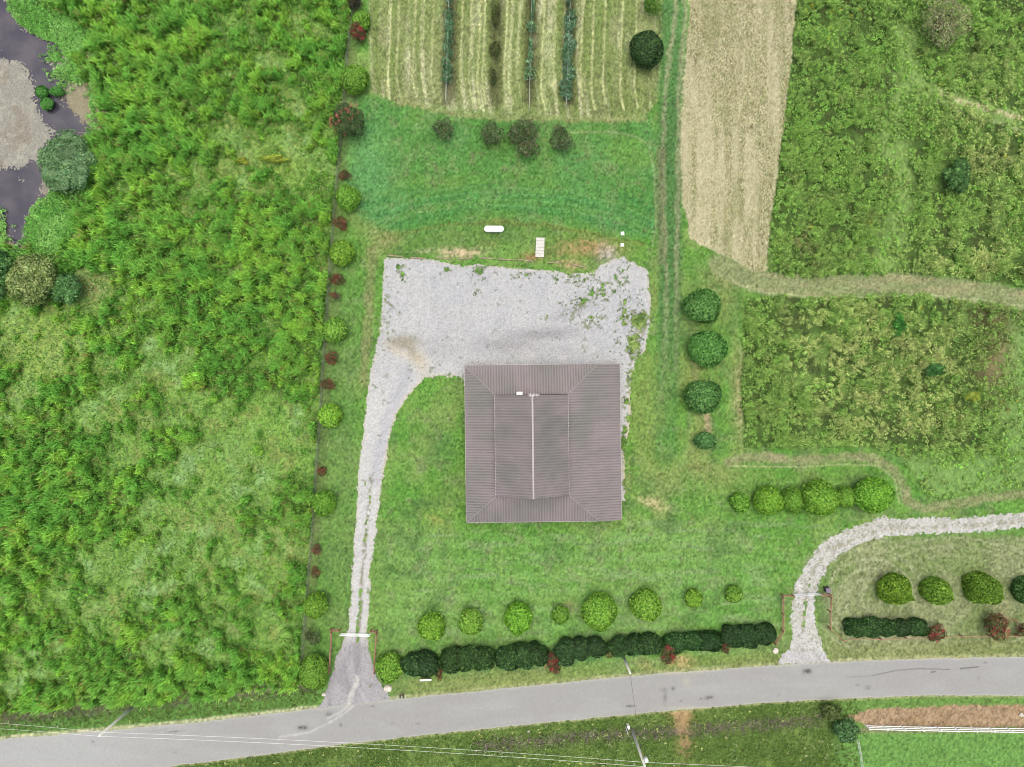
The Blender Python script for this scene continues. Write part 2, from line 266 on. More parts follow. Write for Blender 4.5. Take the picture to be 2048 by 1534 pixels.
def marsh(x, y, q):
    return np.clip(1.3 * smooth(-80, -20, q['pond']) * (np.hypot((x - 85) * .8, y - 20) < 105) * (q['pond'] < 2) + 1.9 * blob(x, y, 96, 442, 52, 58) * (q['pond'] < 2) + .9 * blob(x, y, 140, 145, 30, 26) + blob(x, y, 187, 190, 9, 70) + blob(x, y, 110, 110, 14, 12) + 1.3 * blob(x, y, -2, 480, 14, 40) + 1.2 * blob(x, y, 20, 520, 40, 22), 0, 1)
def ground_col(x, y, q):
    wx, wy = q['w']; n = x.shape[0]
    nA = fbm(x, y, 120, 3, 41); nB = fbm(x, y, 30, 3, 42); nC = vn(x, y, 4.5, 43); nD = hsh(np.round(x * .5), np.round(y * .5), 44)
    c = np.zeros((n, 3)) + A(110, 160, 72)
    c = over(c, smooth(.42, .66, nA) * .7, A(134, 168, 90)); c = over(c, smooth(.5, .72, nB) * .6, A(92, 150, 62)); c = over(c, smooth(.58, .8, fbm(x, y, 60, 3, 45)) * .5, A(146, 166, 100))
    # mowing lines south of the barn, running across
    mow = .5 + .5 * np.sin((y + 10 * np.sin(x / 160) + 14 * (nA - .5) - .02 * x) / 5.6)
    mm = smooth(1050, 1075, y) * smooth(740, 800, x) * (1 - smooth(1500, 1600, x))
    c = over(c, mm * .3, A(114, 166, 82)); c = over(c, mm * .35 * mow * (.5 + nA), A(140, 186, 104)); c = over(c, smooth(.5, .78, fbm(x * .16, y, 9, 3, 48)) * .6 * smooth(780, 860, x) * smooth(1030, 1050, y), A(142, 170, 116)); c = over(c, smooth(.55, .75, fbm(x, y, 46, 3, 49)) * .55, A(96, 130, 76)); c = over(c, smooth(.6, .8, fbm(x, y, 20, 3, 46)) * .5, A(140, 156, 108)); c = over(c, smooth(1190, 1300, x) * smooth(1520, 1440, x) * smooth(520, 600, y) * smooth(1010, 940, y) * .5 * smooth(.35, .65, fbm(x * 1.2, y * .35, 26, 3, 50)), A(148, 164, 92))
    # worn and dry parts of the lawn
    for (cx, cy, rx, ry, a, s, k) in [(1305, 1005, 30, 12, 20, 1, (200, 190, 140)), (1300, 960, 70, 40, 0, .35, (140, 160, 95)), (1400, 950, 80, 60, 0, .3, (150, 160, 105)), (1440, 560, 50, 45, 0, .6, (150, 150, 105)), (1390, 760, 10, 90, 0, .6, (165, 160, 115)), (780, 480, 40, 22, -30, .8, (165, 160, 110)), (755, 470, 30, 30, 0, .5, (140, 150, 95)), (1180, 495, 70, 22, 5, .9, (175, 150, 105)), (1110, 505, 40, 15, 0, .6, (170, 145, 100)), (1215, 510, 20, 20, 0, .9, (185, 178, 165)), (985, 440, 32, 10, 0, .9, (165, 140, 90)), (1060, 446, 70, 7, 4, .6, (155, 150, 90)), (975, 488, 20, 8, 0, .6, (165, 150, 100)), (920, 504, 46, 10, 0, 1.2, (215, 195, 160)), (850, 503, 22, 5, 0, .8, (190, 185, 150)), (1060, 515, 20, 8, 0, .9, (170, 130, 95)), (1140, 530, 30, 10, 10, .8, (195, 170, 130)), (885, 1000, 40, 60, 0, .25, (140, 165, 80)), (870, 1040, 30, 10, 30, .5, (165, 165, 95)), (1365, 1325, 26, 15, 0, 1.2, (205, 178, 128)), (1290, 1330, 20, 12, 30, .6, (190, 170, 125)), (1140, 1212, 18, 14, 0, .6, (140, 130, 95)), (1450, 950, 60, 20, 0, .4, (150, 160, 100)), (1395, 935, 18, 10, 0, .4, (150, 125, 100)), (1480, 800, 16, 100, 0, .7, (175, 170, 125)), (1412, 850, 9, 34, 0, 1.1, (185, 170, 135)), (1620, 1120, 18, 12, -40, .5, (170, 165, 140)), (925, 560, 4, 4, 0, .3, (120, 130, 80)), (720, 1350, 200, 26, 0, .3, (130, 150, 90)), (900, 1360, 260, 18, -5, .6, (130, 145, 85)), (1900, 1285, 300, 16, 0, .8, (160, 155, 105)), (2000, 1225, 28, 34, 0, 1.1, (170, 145, 115)), (1800, 1260, 200, 60, 0, .3, (150, 155, 115))]:
        c = over(c, np.clip(s * blob(wx, wy, cx, cy, rx, ry, a) * (.35 + 1.1 * nC), 0, 1), A(*k))
    # south-east loop lawn, drier, with curved mower tracks
    m = smooth(1630, 1680, x) * smooth(1060, 1085, y); c = over(c, m * .75, A(136, 150, 100))
    c = over(c, m * .5 * smooth(.45, .7, fbm(x, y, 70, 3, 47)), A(165, 170, 130))
    r = np.hypot(x - 1740, (y - 1200) * 1.05); c = over(c, m * .6 * smooth(.2, .9, np.sin(r / 3.4 + 2 * nB)) * smooth(170, 80, r) * (.4 + .8 * nC), A(178, 186, 146)); r = np.hypot((x - 1900) * .55, y - 1190); c = over(c, m * .5 * smooth(.2, .9, np.sin(r / 3.0 + 2 * nB)) * smooth(60, 90, r) * (.4 + .8 * nC), A(172, 180, 138))
    # strip between fence and drive
    c = over(c, smooth(600, 660, x) * (1 - smooth(700, 740, x)) * smooth(480, 560, y) * .5, A(108, 146, 78))
    c = over(c, band(wx, wy, [(745, 500), (738, 600), (731, 700), (728, 760)], 9, 7) * .6, A(150, 150, 105))
    # clover yard north of the gravel
    t = q['yg']; c = over(c, t, A(96, 150, 74)); c = over(c, t * smooth(.45, .7, fbm(x, y, 70, 3, 51)) * .5, A(104, 156, 92)); c = over(c, t * smooth(.52, .75, fbm(x, y, 26, 3, 55)) * .6, A(126, 158, 96)); c = over(c, t * smooth(.6, .8, fbm(x, y, 14, 3, 56)) * .5, A(134, 140, 100)); c = over(c, t * smooth(.5, .75, fbm(x * .6, y * 1.4, 50, 3, 52)) * .6, A(116, 160, 76))
    c = over(c, t * .7 * blob(x, y, 740, 330, 50, 110), A(108, 168, 104)); c = over(c, t * .5 * blob(x, y, 1080, 400, 190, 20), A(96, 158, 78))
    arc = .5 + .5 * np.sin((y + ((x - 1010) / 90) ** 2 * -6) / 5.0); c = over(c, t * .4 * arc * smooth(370, 400, y), A(70, 140, 78))
    for k_ in range(4): c = over(c, .22 * band(x, y, [(740, 455 - 14 * k_ + 14), (830, 420 - 14 * k_ + 6), (960, 400 - 12 * k_ + 8), (1130, 410 - 12 * k_ + 8), (1240, 436 - 12 * k_ + 8), (1305, 470 - 12 * k_ + 8)], 1.6, 1.5), A(140, 190, 130))
    c = over(c, .5 * band(x, y, [(1130, 265), (1220, 264), (1270, 272), (1298, 290), (1308, 340), (1312, 440), (1305, 490)], 2, 2), A(165, 180, 130))
    c = over(c, .6 * band(wx, wy, [(770, 475), (860, 455), (960, 445), (1100, 452), (1200, 472), (1290, 490)], 4, 3), A(120, 135, 70))
    c = over(c, .5 * band(wx, wy, [(790, 500), (900, 480), (1070, 470), (1100, 500)], 22, 15), A(104, 140, 74))
    # orchard: dry grass combed by mowing
    t = q['orch']; st = vn(x + 8 * np.sin(y / 70), y * .06, 7, 61); st2 = vn(x + 5 * np.sin(y / 50), y * .03, 14, 62)
    c = over(c, t, A(158, 168, 116)); c = over(c, t * smooth(.45, .8, st) * .9, A(208, 212, 168)); c = over(c, t * smooth(.45, .7, st2) * .65, A(118, 142, 74)); c = over(c, t * smooth(.4, .65, fbm(x, y, 60, 3, 63)) * .6, A(134, 158, 88))
    c = over(c, t * .6 * smooth(1180, 1260, x) * smooth(60, 160, y), A(128, 148, 82))
    for xs in (776, 793, 826, 843, 862, 920, 938, 955, 965, 1008, 1018, 1034, 1082, 1106, 1124, 1160, 1182, 1205, 1240, 1268):
        k_ = hsh(np.array([xs]), np.array([3]), 1)[0]; s_ = (.5 + .5 * k_) * (.45 + .9 * vn(x, y, 24, xs))
        y1 = 190 + 30 * k_
        c = over(c, np.clip(.85 * t * s_ * band(x + 3 * (nB - .5), y, [(xs + 8, -130), (xs + 5, 40), (xs, y1 - 50), (xs + 2, y1 - 25), (xs + 8, y1)], 2.2, 1.8), 0, 1), A(214, 220, 160))
    for xs in (902, 993, 1062, 1142): c = over(c, t * .7 * band(wx, wy, [(xs, -130), (xs, 60), (xs - 3, 200)], 13, 9), A(98, 96, 68))
    c = over(c, .55 * band(wx, wy, [(790, 200), (870, 222), (1000, 236), (1130, 240), (1290, 236)], 5, 4), A(172, 170, 118))
    # wheel tracks beside the stubble
    c = over(c, band(wx, wy, [(1350, -130), (1346, 80), (1338, 300), (1340, 480), (1340, 640), (1330, 900)], 24, 8) * (1 - .6 * smooth(560, 900, y)), A(92, 136, 76))
    for ln in ([(1358, -130), (1350, 20), (1330, 200), (1327, 330), (1329, 480), (1334, 600), (1325, 800)], [(1374, -130), (1370, 20), (1358, 200), (1355, 400), (1354, 600), (1352, 740)]):
        c = over(c, (.75 - .55 * smooth(480, 800, y)) * band(wx, wy, ln, 4, 4), A(158, 164, 124))
    c = over(c, .6 * band(wx, wy, [(1322, 300), (1322, 520)], 9, 6), A(128, 132, 96))
    # stubble field
    t = q['stub']; c = over(c, t, A(192, 188, 146)); c = over(c, t * smooth(.4, .7, fbm(x, y * .08, 14, 3, 71)) * .9, A(222, 216, 178)); c = over(c, t * smooth(.55, .8, fbm(x, y, 12, 3, 72)) * .7, A(140, 132, 92)); c = over(c, t * smooth(.6, .78, fbm(x, y * .5, 40, 3, 73)) * .6, A(150, 160, 108))
    # rough meadows
    for k_ in ('ea', 'eb'):
        t = q[k_]; c = over(c, t, A(78, 104, 50)); c = over(c, t * smooth(.5, .7, fbm(x, y, 26, 3, 81)) * .5, A(74, 80, 50)); c = over(c, t * smooth(.5, .72, fbm(x, y, 40, 3, 82)) * .7, A(122, 156, 78))
    c = over(c, q['ea'] * q['corr'] * .85, A(138, 172, 94)); c = over(c, q['eb'] * q['br'] * .8, A(132, 172, 94))
    c = over(c, q['ea'] * smooth(560, 540, y) * smooth(400, 550, y) * .0, A(100, 80, 60))
    c = over(c, q['ea'] * .8 * band(wx, wy, [(1880, 184), (1930, 205), (1990, 222), (2060, 240), (2400, 330)], 5, 4), A(196, 190, 148)); c = over(c, q['ea'] * .5 * band(wx, wy, [(1870, 200), (1920, 224), (2000, 248), (2400, 350)], 3, 3), A(180, 190, 140))
    c = over(c, q['eb'] * .8 * blob(wx, wy, 1985, 700, 40, 90), A(140, 118, 92))
    c = over(c, q['cross'], A(150, 164, 114)); c = over(c, q['cross'] * smooth(.45, .75, fbm(x * .3, y * 2, 20, 3, 83)) * .8, A(176, 174, 132))
    c = over(c, .7 * band(x, y + 3 * (nB - .5), [(1480, 570), (1540, 586), (1640, 594), (1760, 593), (1850, 588), (1940, 598), (2048, 612)], 2, 2), A(190, 200, 150))
    c = over(c, q['dry'] * .8, A(156, 162, 116)); c = over(c, q['dry'] * smooth(.5, .8, nB) * .7, A(178, 172, 136)); c = over(c, q['dry'] * smooth(.55, .75, fbm(x, y, 18, 3, 84)) * .7, A(120, 152, 84))
    c = over(c, .6 * band(x, y, [(1455, 932), (1600, 934), (1700, 928), (1760, 932), (1790, 960), (1798, 1005)], 1.6, 1.5), A(190, 195, 145))
    # west meadow
    t = q['mw'] * (1 - q['verge']); lo = 1 - q['td']; c = over(c, t, A(78, 114, 46)); c = over(c, t * smooth(.3, .75, lo), A(132, 174, 82)); c = over(c, t * smooth(.6, 1, lo) * smooth(.4, .7, fbm(x, y, 60, 3, 91)) * .8, A(150, 190, 124))
    c = over(c, t * smooth(.52, .75, fbm(x, y, 34, 3, 92)) * .5 * (.4 + lo), A(150, 160, 92)); c = over(c, t * blob(wx, wy, 90, 690, 110, 90) * .7, A(160, 182, 92)); c = over(c, t * blob(wx, wy, 545, 330, 90, 40) * .7, A(150, 176, 84))
    c = over(c, t * .7 * blob(wx, wy, 180, 570, 40, 40), A(150, 140, 100))
    c = over(c, t * blob(wx, wy, 170, 100, 22, 60, 20) * .8, A(70, 62, 40))
    # pond shore muds
    pd = q['pond']; c = over(c, smooth(-26, 0, pd) * (x < 260) * (y < 560) * .8, A(160, 152, 120))
    c = over(c, band(wx, wy, [(180, 120), (202, 190), (204, 260), (180, 300)], 14, 8) * .8, A(150, 140, 112))
    c = over(c, np.clip(smooth(-40, -4, pd) * (np.hypot(x - 70, y - 10) < 130) + blob(wx, wy, 100, 440, 45, 55) * 1.5, 0, 1), A(110, 172, 78))
    c = over(c, band(x, y, FENCE, 3.5, 2) * .7 * (.4 + nC), A(104, 112, 88)); c = over(c, band(wx, wy, [(p_[0] + 9, p_[1]) for p_ in FENCE], 8, 5) * .4, A(112, 120, 78))
    # verges
    c = over(c, q['verge'], A(100, 142, 70)); c = over(c, band(wx, wy, [(-300, 1450), (0, 1434), (160, 1420), (330, 1398), (500, 1384), (620, 1370)], 10, 6) * .75, A(120, 112, 94))
    s = q['south']; c = over(c, s, A(92, 118, 56)); c = over(c, s * smooth(.45, .7, fbm(x, y, 44, 3, 94)) * .7, A(116, 140, 74)); c = over(c, s * smooth(1460, 1520, y) * smooth(.5, .7, fbm(x, y, 30, 3, 97)) * .5, A(76, 96, 44))
    c = over(c, s * .75 * band(wx, wy, [(960, 1490), (1080, 1482), (1200, 1470), (1300, 1466), (1420, 1456), (1560, 1446), (1640, 1436)], 8, 6), A(122, 114, 100))
    c = over(c, s * 1.0 * np.clip(blob(wx, wy, 1365, 1440, 22, 26) + blob(wx, wy, 1355, 1420, 30, 10) + .9 * blob(wx, wy, 1368, 1490, 16, 24), 0, 1) * .85, A(182, 150, 112))
    m = s * smooth(1650, 1710, x); c = over(c, m, A(112, 150, 76)); c = over(c, m * smooth(1455, 1462, y), A(112, 158, 80))
    c = over(c, smooth(-3, 4, sdpoly(wx, wy, BED)), A(174, 150, 120)); c = over(c, smooth(-3, 4, sdpoly(wx, wy, BED)) * smooth(.5, .8, nB) * .6, A(154, 130, 98))
    c = over(c, m * smooth(1454, 1458, y) * (1 - smooth(1462, 1470, y)) * .7, A(150, 145, 110))
    # pale gravelly crumb along the road edges
    yn = np.interp(x, [p[0] for p in ROAD_N], [p[1] for p in ROAD_N]); ys = np.interp(x, [p[0] for p in ROAD_S], [p[1] for p in ROAD_S])
    c = over(c, smooth(7, 1, np.abs(y + 3 * (nB - .5) - yn + 2)) * (.45 + .5 * nC), A(206, 204, 164)); c = over(c, smooth(5, 1, np.abs(y - ys - 1)) * .55, A(176, 176, 130))
    c = over(c, smooth(46, 12, yn - y) * (y < yn) * smooth(780, 840, x) * .6 * (.5 + nA), A(142, 152, 92))
    return c * (.44 + .50 * nC + .66 * nD)[:, None]

def grid(x0, x1, y0, y1, st):   # regular px grid -> flat arrays and shape
    xs = np.arange(x0, x1 + st * .5, st); ys = np.arange(y0, y1 + st * .5, st); X, Y = np.meshgrid(xs, ys); return X.ravel(), Y.ravel(), X.shape
def sheet(name, X, Y, shp, C, z, mat, keep=None):
    ny, nx = shp; idx = np.arange(nx * ny).reshape(shp)
    F = np.stack([idx[1:, :-1], idx[1:, 1:], idx[:-1, 1:], idx[:-1, :-1]], -1).reshape(-1, 4)
    if keep is not None: F = F[keep[F].sum(1) >= 3]
    used = np.zeros(nx * ny, bool); used[F.ravel()] = True; mp = np.cumsum(used) - 1
    V = np.stack([(X - 1024) / S, (767 - Y) / S, np.broadcast_to(z, X.shape)], -1)[used]
    return npmesh(name, V, mp[F], C[used], mat)

# ------------------------------------------------------------------ ground sheet (detailed middle, plain far ring)
gx, gy, gs = grid(-310, 2360, -115, 1650, 2.0); GQ = zones(gx, gy); gc = ground_col(gx, gy, GQ)
gz = np.where(GQ['pond'] > 0, -.35, 0.0)
gz = gz + .05 * (fbm(gx, gy, 60, 2, 5) - .5) * ((GQ['mw'] + GQ['ea'] + GQ['eb']) > .5)
go = sheet("ground", gx, gy, gs, gc, gz, M['ground']); tag(go, kind='structure')
bx0, bx1, by0, by1 = (gx.min() - 1024) / S, (gx.max() - 1024) / S, (767 - gy.max()) / S, (767 - gy.min()) / S
ring = MB(); R_ = 2500
for a, b, c_, d in ((-R_, R_, by1, R_), (-R_, R_, -R_, by0), (-R_, bx0, by0, by1), (bx1, R_, by0, by1)):
    ring.add([(a, c_, 0), (b, c_, 0), (b, d, 0), (a, d, 0)], [(0, 1, 2, 3)])
rv = np.array(ring.v); npmesh("terrain", rv, np.array(ring.f), np.tile(A(104, 140, 76), (len(rv), 1)), M['ground'])['kind'] = 'structure'

# ------------------------------------------------------------------ pond
pm, pn, pb = nodes_of("murky_water_painted_reflection"); pb.inputs["Base Color"].default_value = (*A(84, 80, 90), 1); pb.inputs["Roughness"].default_value = .12
pz = pn.nodes.new('ShaderNodeTexNoise'); pz.inputs['Scale'].default_value = .25; pz.inputs['Detail'].default_value = 6; pr = pn.nodes.new('ShaderNodeValToRGB'); pr.color_ramp.elements[0].position = .38; pr.color_ramp.elements[1].position = .64; pr.color_ramp.elements[0].color = (*A(70, 68, 80), 1); pr.color_ramp.elements[1].color = (*A(100, 95, 100), 1); pn.links.new(pz.outputs[0], pr.inputs[0]); pn.links.new(pr.outputs[0], pb.inputs['Base Color'])  # broad two-tone noise paints varying reflections into the water colour
pg = pn.nodes.new('ShaderNodeTexCoord'); pn.links.new(pg.outputs['Object'], pz.inputs['Vector'])
tcn = pn.nodes.new("ShaderNodeTexNoise"); tcn.inputs["Scale"].default_value = 2.5; bpn = pn.nodes.new("ShaderNodeBump"); bpn.inputs["Distance"].default_value = .02; bpn.inputs["Strength"].default_value = .4
pn.links.new(tcn.outputs[0], bpn.inputs["Height"]); pn.links.new(bpn.outputs[0], pb.inputs["Normal"])
px_, py_, ps_ = grid(-310, 215, -130, 510, 4); pk = sdpoly(px_, py_, POND) > -12
po = sheet("pond_water", px_, py_, ps_, np.zeros((len(px_), 3)), -.12, pm, pk); tag(po, kind='structure')
px_, py_, ps_ = grid(-310, 215, -130, 510, 1.6); d_ = sdpoly(px_, py_, POND); nn = fbm(px_, py_, 22, 4, 101); n2 = vn(px_, py_, 3, 102)
wx_ = px_ + 26 * (nn - .5); wy_ = py_ + 26 * (fbm(px_, py_, 22, 4, 103) - .5)
am = sdpoly(wx_, wy_, [(-300, 105), (0, 108), (35, 118), (60, 140), (66, 165), (72, 200), (92, 245), (110, 262), (100, 290), (80, 318), (40, 335), (0, 342), (-300, 345)])
am = np.maximum.reduce([am, sdpoly(wx_, wy_, [(100, 90), (140, 100), (210, 170), (210, 265), (168, 262), (150, 225), (120, 205), (112, 175), (128, 165), (108, 140), (95, 125)]), sdpoly(wx_, wy_, [(88, 372), (120, 360), (120, 395), (80, 395)]), sdpoly(wx_, wy_, [(-20, 425), (0, 428), (10, 450), (0, 470), (-20, 470)]), 3 - dline(wx_, wy_, [(10, 470), (36, 494), (60, 480)]), 2.2 - np.hypot(px_ - 40, py_ - 362), 2 - np.hypot(px_ - 4, py_ - 411)])
am = np.maximum(am, 3.5 - np.abs(d_ - 2)); am = am + 12 * (n2 - .62) + 10 * (nn - .5) + 16 * (hsh(px_, py_, 6) - .5) * smooth(26, 2, am)
am = np.maximum(am, np.where((vn(px_, py_, 4, 106) > .9) & (hsh(px_, py_, 4) > .45) & (am > -40), 1, -1)); ac = np.zeros((len(px_), 3)) + A(166, 164, 154); ac = over(ac, smooth(.45, .7, fbm(px_, py_, 40, 3, 104)) * .6, A(152, 142, 126)); ac = over(ac, smooth(.5, .75, fbm(px_, py_, 9, 3, 105)) * .6, A(190, 188, 170)); ac = over(ac, smooth(115, 150, px_) * .6, A(160, 150, 112))
ac *= (.7 + .5 * hsh(px_, py_, 9))[:, None]
ao = sheet("pond_scum", px_, py_, ps_, ac, -.10, M['algae'], (am > 0) & (d_ > -4)); tag(ao, kind='stuff')

# ------------------------------------------------------------------ gravel yard with west drive, east drive, road
def gravel(name, poly, x0, x1, y0, y1, st, cfun, z):
    x, y, s_ = grid(x0, x1, y0, y1, st); wx = x + 7 * (fbm(x, y, 18, 3, 111) - .5) + 2.5 * (vn(x, y, 3, 112) - .5); wy = y + 7 * (fbm(x, y, 18, 3, 113) - .5) + 2.5 * (vn(x, y, 3, 114) - .5)
    d = sdpoly(wx, wy, poly); c, keep = cfun(x, y, wx, wy, d); c = c * (.68 + .10 * vn(x, y, 3.2, 115) + .54 * hsh(x * 3, y * 3, 116))[:, None]
    return tag(sheet(name, x, y, s_, c, z, M['gravel'], keep), kind='structure')
WEEDS = [(1190, 590, 60, 26, -30, .6), (1180, 640, 30, 18, 0, .4), (1150, 560, 60, 14, 0, .5), (1250, 620, 14, 50, 0, .55), (1278, 640, 22, 24, 0, 1.3), (1268, 690, 16, 34, 0, 1.4), (1262, 760, 14, 18, 0, .9), (960, 545, 14, 16, 0, .75), (955, 580, 9, 14, 0, .6), (800, 545, 20, 20, 0, .5), (1240, 560, 30, 30, 0, .5), (1050, 550, 60, 8, 0, .4), (895, 540, 10, 5, 0, .5), (775, 620, 8, 60, 0, .5), (1240, 700, 14, 40, 0, .4), (1250, 860, 9, 30, 0, .8), (1256, 920, 10, 18, 0, 1.2), (1252, 800, 9, 16, 0, 1.1), (1258, 835, 8, 12, 0, 1.), (1246, 885, 8, 26, 0, 1.3), (1252, 965, 7, 12, 0, .9), (1262, 940, 8, 30, 0, 1.2), (820, 760, 10, 6, 0, .2)]
def yard_col(x, y, wx, wy, d):
    nB = fbm(x, y, 40, 3, 121); c = np.zeros((len(x), 3)) + A(200, 202, 202); c = over(c, smooth(.4, .7, nB) * .6, A(190, 193, 198))
    c = over(c, smooth(.5, .75, fbm(x, y, 24, 3, 122)) * .5, A(204, 204, 204))
    for b in ((1080, 668, 90, 14, -4, .8), (1010, 690, 60, 12, 0, .6), (1150, 620, 50, 14, -20, .5), (900, 650, 60, 30, 0, .2), (1060, 700, 120, 18, 0, .25), (880, 700, 40, 24, 0, .3)): c = over(c, b[5] * blob(wx, wy, *b[:5]), A(158, 156, 160))
    c = over(c, 1.2 * np.clip(blob(wx, wy, 805, 685, 32, 14, 0) + .8 * blob(wx, wy, 828, 710, 10, 18, -30), 0, .7), A(164, 158, 138))
    c = over(c, np.clip(blob(wx, wy, 800, 705, 32, 9, 25) + blob(wx, wy, 842, 725, 16, 30, -10), 0, 1) * .6, A(216, 206, 178))
    up = y < 760; dr = smooth(720, 820, y)
    c = over(c, dr * .55, A(220, 220, 216)); c = over(c, dr * smooth(7, 3, d) * (x > 755) * (y < 960) * .6, A(220, 206, 160)); c = over(c, smooth(8, 3, d) * .4, A(206, 202, 180))
    # wheel lines and the brown crown strip of the drive
    cl = [(790, 790), (768, 850), (752, 900), (741, 980), (733, 1060), (726, 1130), (721, 1190), (718, 1240), (716, 1290)]
    c = over(c, .55 * band(wx, wy, [(815, 745), (790, 800), (772, 850), (758, 910), (750, 960)], 12, 8), A(182, 184, 192))
    strip = band(wx, wy, cl, 3.2, 3) * smooth(900, 1040, y); g_ = vn(x, y, 4, 125)
    c = over(c, strip * .75 * smooth(.25, .6, g_ + .35 * smooth(1080, 1180, y)), A(136, 130, 98)); grs = band(wx, wy, [(722, 1175), (717, 1230), (716, 1280)], 3.4, 2) * smooth(.35, .6, g_)
    # apron: darker, oily grey fan down to the road
    ap = smooth(1262, 1300, y); c = over(c, ap * .85, A(172, 170, 174)); c = over(c, ap * .5 * band(wx, wy, [(716, 1290), (714, 1340)], 6, 6), A(140, 136, 134)); c = over(c, ap * .6 * smooth(.5, .7, fbm(x * 2, y * .6, 30, 3, 126)), A(156, 154, 160))
    c = over(c, ap * .8 * band(wx, wy, [(716, 1355), (710, 1375), (700, 1400), (694, 1420)], 4, 4), A(214, 212, 206)); c = over(c, ap * .5 * band(wx, wy, [(720, 1380), (735, 1408)], 2, 2), A(206, 206, 208))
    for k in range(6): c = over(c, .25 * (1 - smooth(1.5, 3, np.abs(np.hypot(x - 905, (y - 560) * 1.1) - 86 - 7 * k))) * (y > 620) * up, A(208, 208, 212))
    c = over(c, .6 * band(x, y, [(800, 660), (825, 640), (838, 632)], 1.2, 1), A(222, 222, 224))
    wv = np.zeros_like(x)
    for b in WEEDS: wv = np.maximum(wv, b[5] * blob(wx, wy, *b[:5]))
    wd = wv + 1.0 * (vn(x, y, 5, 127) - .5) + .7 * (vn(x, y, 13, 128) - .5)
    keep = (d + 3 * (hsh(x, y, 139) - .5) > 0) & (wd + .5 * (hsh(x, y, 8) - .5) < .80) & ~((grs > .5)) & ~((strip > .6) & (g_ > .72))
    edge = smooth(5, 0, d) * (vn(x, y, 3, 129) > .66) * (hsh(x, y, 5) > .3); keep &= ~((edge > .5) & (ap < .4))
    c = over(c, smooth(.4, .62, wd) * .6, A(128, 134, 104))
    return c, keep
yo = gravel("gravel_yard", YARD, 600, 1312, 500, 1430, 1.45, yard_col, .024)
def drive_col(x, y, wx, wy, d):
    c = np.zeros((len(x), 3)) + A(208, 208, 202); c = over(c, smooth(.45, .75, fbm(x, y, 14, 3, 131)) * .5, A(176, 176, 162)); c = over(c, smooth(.5, .7, fbm(x, y, 30, 3, 132)) * .4, A(226, 226, 228)); c = over(c, (vn(x, y, 2.6, 136) > .7) * .5 * (fbm(x, y, 30, 2, 137) > .4), A(120, 128, 96))
    mid = band(wx, wy, [(2400, 1030), (2048, 1042), (1950, 1050), (1850, 1054), (1780, 1056), (1700, 1080), (1660, 1102), (1630, 1135), (1614, 1170), (1608, 1215), (1603, 1260)], 3.5, 3.5) * smooth(.35, .6, vn(x, y, 6, 133)); c = over(c, mid * .7, A(158, 154, 124))
    c = over(c, smooth(1296, 1310, y) * .5, A(200, 200, 204)); gr = band(wx, wy, [(1618, 1160), (1610, 1215), (1605, 1250)], 3, 2) * smooth(.4, .6, vn(x, y, 6, 134))
    return c, (d + 3 * (hsh(x, y, 138) - .5) > 0) & (gr < .5) & ~((d < 4) & (vn(x, y, 3, 135) > .66))
gravel("gravel_drive", DRIVE2, 1540, 2380, 1000, 1340, 1.7, drive_col, .02)

